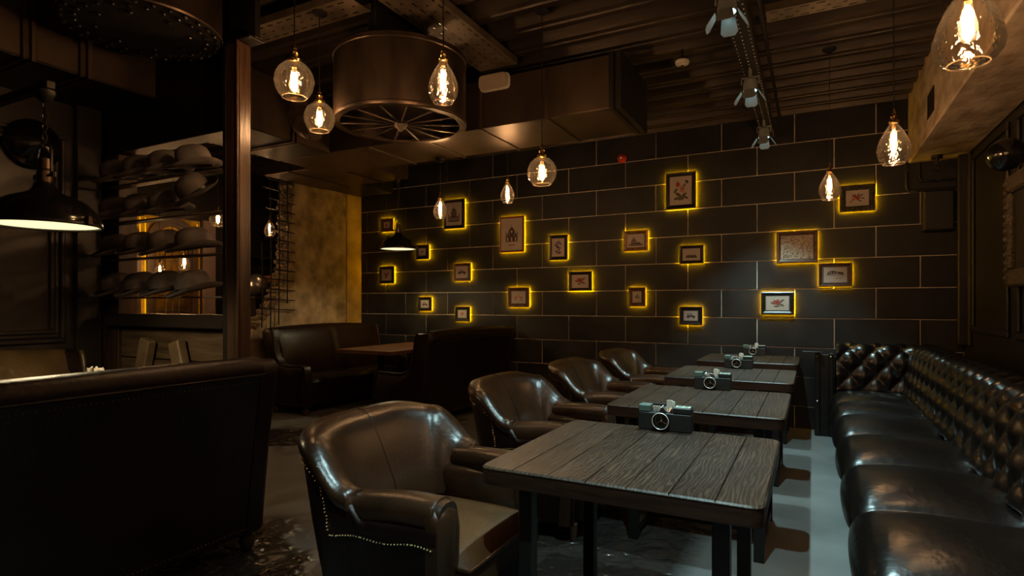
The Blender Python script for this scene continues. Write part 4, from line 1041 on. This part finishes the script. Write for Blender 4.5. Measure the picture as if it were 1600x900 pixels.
for k in range(len(ys) - 1):
    y0, y1 = ys[k], ys[k + 1]; rows = []; n = 22; m_ = 20
    for j in range(m_ + 1):
        v = -1 + 2 * j / m_; q = []
        for i in range(n + 1):
            u = i / n
            # cross profile: bull-nosed front then flat seat
            if u < .3:
                a = PI / 2 * u / .3; pz = .32 + .085 * math.sin(a)
                px = .145 + .10 * (1 - math.cos(a))
            else:
                px, pz = lerp(.245, .80, (u - .3) / .7), .405
            puff = (max(0, 1 - abs(v) ** 2.3)) ** .72
            bul = .098 * puff * (math.sin(min(1, u / .55) * PI / 2)) * (1 - .35 * max(0, u - .6))
            px2 = px - .022 * puff * (1 if u < .3 else max(0, 1 - (u - .3) * 4))
            q.append((px2, lerp(y0, y1, (v + 1) / 2), pz + bul))
        q = [(q[0][0] + .03, q[0][1], .30)] + q + [(q[-1][0], q[-1][1], .30)]
        rows.append(q)
    MB().grid(rows, closev=True, cap=True).build('seat_cushion', M_LEATHB, BQ, 60)
    if k: MB().tube([(.150, y0, .33), (.165, y0, .375), (.24, y0, .407), (.5, y0, .407), (.72, y0, .407)], .006, 6).build('seam_piping', M_LEATHB, BQ, 60)
# dark post and pipes beside the far end of the banquette
t = thing('steel_end_screen', 'black steel end screen with bolts at the wall end of the banquette', 'screen', (.10, 6.45, 0))
bx('panel', M_STEEL, t, -.035, .04, -.02, .02, 0, .80, .004)
bx('post', M_STEEL, t, -.085, -.037, -.03, .03, 0, .815, .006); bx('post', M_STEEL, t, .042, .08, -.03, .03, 0, .815, .006)
bx('cap', M_STEEL, t, -.19, -.02, -.05, .05, .816, .826, .003)
for xx, zz in ((-.06, .34), (.06, .34), (-.06, .78), (.06, .78)):
    MB().lathe([(0, .014), (.010, .010), (.012, 0), (0, 0)], 10, cap=False, T=Matrix.Translation((xx, -.03, zz)) @ Matrix.Rotation(R(90), 4, 'X')).build('bolt', M_CHROME, t, 60)

# ------------------------------------------------------------------ hats
def hat_mesh():
    n = 40; rows = []
    P = [(0, .128), (.03, .127), (.055, .120), (.075, .106), (.087, .085), (.092, .055), (.092, .030), (.0935, .012), (.098, .004), (.115, .001), (.132, .004), (.143, .012), (.147, .019), (.145, .021), (.140, .015), (.130, .008), (.115, .005), (.09, .004)]
    for r_, z in P:
        q = []
        for k in range(n):
            a = 2 * PI * k / n; br = max(0, (r_ - .10) / .045)
            dip = br * (.022 * math.sin(a) ** 2 - .010 * math.cos(a) ** 2)
            q.append((r_ * 1.14 * math.cos(a), r_ * .93 * math.sin(a) * (1 - .06 * br), z + dip))
        rows.append(q)
    return MB().grid(rows, closev=True).mesh('hat_body', M_FELT, 70)
HM = hat_mesh()
n = 40
RB = MB().grid([[(r_ * 1.14 * math.cos(2 * PI * k / n), r_ * .93 * math.sin(2 * PI * k / n), z) for k in range(n)] for r_, z in ((.0940, .010), (.0942, .034), (.0925, .035))], closev=True).mesh('ribbon', M_RIBBON, 60)
ordn = ('beside the jamb', 'second from the jamb', 'second from the wooden post', 'beside the wooden post')
rown = {1.345: 'lowest', 1.620: 'second lowest', 1.885: 'second highest', 2.150: 'highest'}
rs = random.Random(11)
for zi, z in enumerate((1.345, 1.620, 1.885, 2.150)):
    s_ = bx('hat_shelf', M_SHELF, None, XL + .20, -3.295, YH - .065, YH + .012, z - .012, z, .003)
    tag(s_, 'thin %s shelf carrying bowler hats in the alcove' % rown[z], 'shelf', 'hat shelves')
    for k in range(4):
        x = -4.40 + .286 * k; 
        h = thing('bowler_hat', 'black felt bowler hat on the %s shelf %s' % (rown[z], ordn[k]), 'hat', (x, YH - .07, z), 0, 'bowler hats in the alcove')
        link('hat_body', HM, h); link('ribbon', RB, h)
        h.rotation_euler = (Matrix.Rotation(R(rs.uniform(10, 15)), 4, 'X') @ Matrix.Rotation(R(rs.uniform(-7, -2)), 4, 'Y') @ Matrix.Rotation(R(rs.uniform(70, 95)), 4, 'Z')).to_euler(); h.scale = (1.05, 1.03, 1.12)
        h.location.z += .030
        if z == 1.885 and k == 3:
            h['label'] = 'tilted bowler hat tipped up on its brim beside the wooden post'
            h.rotation_euler = (R(42), R(-16), R(0)); h.location.z += .085; h.location.x += .03; h.scale = (1.1, 1.1, 1.1)

# ------------------------------------------------------------------ rebar mesh in the broken wall
RM = thing('rebar_mesh', 'rusty steel rebar mesh standing out of the broken plaster wall', 'mesh', (XP + .05, 5.1, 0))
for yy, z0, z1 in ((-.20, 1.0, 2.05), (-.07, .95, 2.92), (.055, 1.03, 2.98), (.19, 1.30, 2.95)):
    MB().tube([(0, yy, z0), (.004, yy + .006, (z0 + z1) / 2), (0, yy, z1)], .0085, 6).build('upright_bar', M_STEEL, RM)
for i in range(14):
    zz = 1.22 + i * .125; y0 = -.24 if zz < 2.02 else (-.20 + .05 * (i % 3)); sl_ = -.02
    MB().tube([(.010, y0, zz + .02), (.010, .30, zz + sl_ * .5)], .0075, 6).build('cross_bar', M_STEEL, RM)
# rear room furniture seen through the mesh
t = thing('bookshelf', 'dark open bookshelf in the room beyond the mesh', 'bookshelf', (XB + .22, 6.05, 0))
for yy in (-.45, .45): bx('side', M_PANELB, t, -.2, .1, yy - .015, yy + .015, 0, 2.2, .003)
for zz in (.4, .8, 1.2, 1.60, 2.0): bx('shelf', M_PANELB, t, -.2, .1, -.434, .434, zz - .012, zz + .012, .003)
for k in range(3):
    o = bx('book', M_BOOK, None, XB + .10, XB + .28, 5.80 + .16 * k, 5.94 + .16 * k, 1.612 + 1e-3, 1.66 + .03 * k, .004)
    tag(o, ('thin orange book lying on the bookshelf beyond the mesh', 'medium orange book lying on the bookshelf beyond the mesh', 'thick orange book lying on the bookshelf beyond the mesh')[k], 'book', 'orange books')
o = MB().lathe([(.155 * math.cos(R(a)), .155 * math.sin(R(a))) for a in range(-90, 91, 10)], 32, cap=False).build('steel_ball', M_BALL); o.location = (-6.9, 5.55, 1.555)
tag(o, 'polished grey ball ornament standing beyond the rebar mesh', 'ornament')
t = thing('plinth', 'dark square plinth carrying the polished grey ball', 'plinth', (-6.9, 5.55, 0))
bx('column', M_PANELB, t, -.15, .15, -.15, .15, 0, 1.36, .006); bx('plinth_top', M_PANEL, t, -.18, .18, -.18, .18, 1.361, 1.40, .006)
# ------------------------------------------------------------------ small fittings
o = MB().lathe([(0, 0), (.165, 0), (.168, .02), (.155, .035), (.12, .05), (.07, .085), (0, .10)], 40, cap=False, T=Matrix.Rotation(R(90), 4, 'Y')).build('wall_disc', M_GLOSSB)
o.location = (XL + .03, 2.02, 2.397); tag(o, 'round black domed disc hung on the panelled wall behind the dome lamp', 'wall ornament')
# emergency light, smoke detector, alarm
t = thing('emergency_light', 'pale oblong emergency light fixed to the front of the bronze duct', 'emergency light', (-2.30, 4.138, 3.10))
MB().prism(rrect(-.135, .135, -.065, .065, .035), XZ, -.02, 0).build('housing', M_WHITE, t, 30)
MB().prism(rrect(-.125, .125, -.055, .055, .03), XZ, -.06, -.0205).build('diffuser', M_PAPER, t, 30)
t = thing('smoke_detector', 'white round smoke detector on the roof deck', 'smoke detector', (-.90, 4.60, 3.145))
MB().lathe([(0, .0), (.025, .0), (.03, .008), (.05, .012), (.055, .03), (.05, .04), (0, .04)], 24, cap=False).build('detector_body', M_WHITE, t, 30)
MB().lathe([(0, -.008), (.012, -.006), (.014, 0), (0, 0)], 12, cap=False).build('sensor', M_STEEL, t)
MB().tube([(0, 0, .04), (0, 0, .125)], .01, 8).build('stem', M_STEEL, t)
t = thing('fire_alarm', 'red round fire alarm sounder on the tiled wall near the ceiling', 'alarm', (-2.01, YW - .012, 3.02))
T = Matrix.Rotation(R(90), 4, 'X')
MB().lathe([(0, .05), (.03, .048), (.05, .03), (.055, .0), (0, 0)], 20, cap=False, T=T).build('sounder', M_RED, t, 40)
MB().lathe([(0, .062), (.012, .06), (.014, .05), (0, .05)], 10, cap=False, T=T).build('grille', M_WHITE, t)
# electrics at the beam end
t = thing('fuse_box', 'black metal fuse box on the tiled wall beside the pilaster', 'electrical box', (1.04, YW - .012, 1.98))
bx('box_body', M_PANELB, t, -.12, .115, -.12, 0, -.0, .37, .006); bx('box_door', M_PANELB, t, -.11, .105, -.128, -.1205, .01, .36, .003)
bx('catch', M_BRASS, t, -.02, -.008, -.134, -.1285, .035, .05, .001)
t = thing('conduit_pipe', 'black conduit pipes bending under the end of the plaster beam', 'pipe', (.80, YW - .012, 2.30))
MB().tube([(.0, -.02, .34), (0, -.02, .12), (.02, -.02, .07), (.07, -.02, .075), (.40, -.02, .075)], .014, 10).build('pipe_run', M_STEEL, t, 60)
MB().tube([(.10, -.02, .34), (.10, -.02, .20), (.12, -.02, .16), (.17, -.02, .16), (.40, -.02, .16)], .012, 10).build('pipe_run', M_STEEL, t, 60)
for xx, zz in ((0, .28), (.06, .075), (.25, .16)): bx('clamp', M_STEEL, t, xx - .02, xx + .02, -.04, 0, zz - .012, zz + .012, .003)
t = thing('security_camera', 'small black dome security camera under the end of the plaster beam', 'camera', (1.0, 6.45, 2.53))
MB().lathe([(0, .113), (.045, .113), (.045, .085), (0, .085)], 20, cap=False).build('mount', M_STEEL, t)
MB().tube([(0, 0, .09), (0, -.0, .05), (0, -.04, .03)], .012, 8).build('arm', M_STEEL, t)
MB().lathe([(0, .0), (.034, .0), (.036, .03), (.036, .10), (0, .10)], 18, cap=False, T=Matrix.Translation((0, .02, .02)) @ Matrix.Rotation(R(96), 4, 'X')).build('camera_body', M_STEEL, t, 40)
MB().lathe([(0, .104), (.020, .103), (.022, .10), (0, .10)], 16, cap=False, T=Matrix.Translation((0, .02, .02)) @ Matrix.Rotation(R(96), 4, 'X')).build('camera_lens', M_GLOSSB, t, 40)
bx('vent_plate', M_STEEL, None, .809, .814, 5.35, 5.62, 2.76, 2.95, .001); tag(bpy.data.objects['vent_plate'], 'small dark plate on the face of the plaster beam', 'plate')
# sconce and gold frame on the right wall
t = thing('wall_sconce', 'black glossy globe sconce with a brass arm on the right wall', 'sconce', (XR, 4.52, 2.175))
MB().lathe([(0, 0), (.05, 0), (.05, .012), (.03, .02), (0, .022)], 20, cap=False, T=Matrix.Rotation(R(-90), 4, 'Y')).build('back_plate', M_BRASS, t, 40)
MB().tube([(-.02, 0, 0), (-.13, 0, .02)], .011, 10).build('arm', M_BRASS, t, 60)
MB().lathe([(.001, -.10), *[(.10 * math.cos(R(a)), .10 * math.sin(R(a))) for a in range(-80, 81, 10)], (.001, .10)], 32, (-.205, 0, .03), cap=False).build('globe', M_GLOSSB, t, 60)
MB().lathe([(.0, 0), (.03, 0), (.032, .03), (0, .03)], 16, cap=False, T=Matrix.Translation((-.10, 0, .015)) @ Matrix.Rotation(R(-82), 4, 'Y')).build('collar', M_BRASS, t, 40)
t = thing('gilt_frame', 'ornate carved gilt frame hanging on the dark right wall', 'picture frame', (XR - .023, 4.74, 1.79))
for a, b_, c, d_ in ((-.40, .40, .26, .38), (-.40, .40, -.38, -.26), (-.40, -.29, -.26, .26), (.29, .40, -.26, .26)):
    MB().box(-.05, 0, a, b_, c, d_, .015).build('carved_rail', M_FORN, t)
bx('canvas', M_PANELB, t, -.02, -.012, -.29, .29, -.26, .26, 0)
bm_ = MB().lathe([(0, -.02), (.016, -.014), (.02, 0), (0, .0)], 8, cap=False, T=Matrix.Rotation(R(90), 4, 'Y')).mesh('leaf_boss', M_FORN, 60)
for k in range(13):
    for s_ in (-1, 1):
        o = link('leaf_boss', bm_, t); o.location = (-.05, s_ * .345, -.32 + .0533 * k)
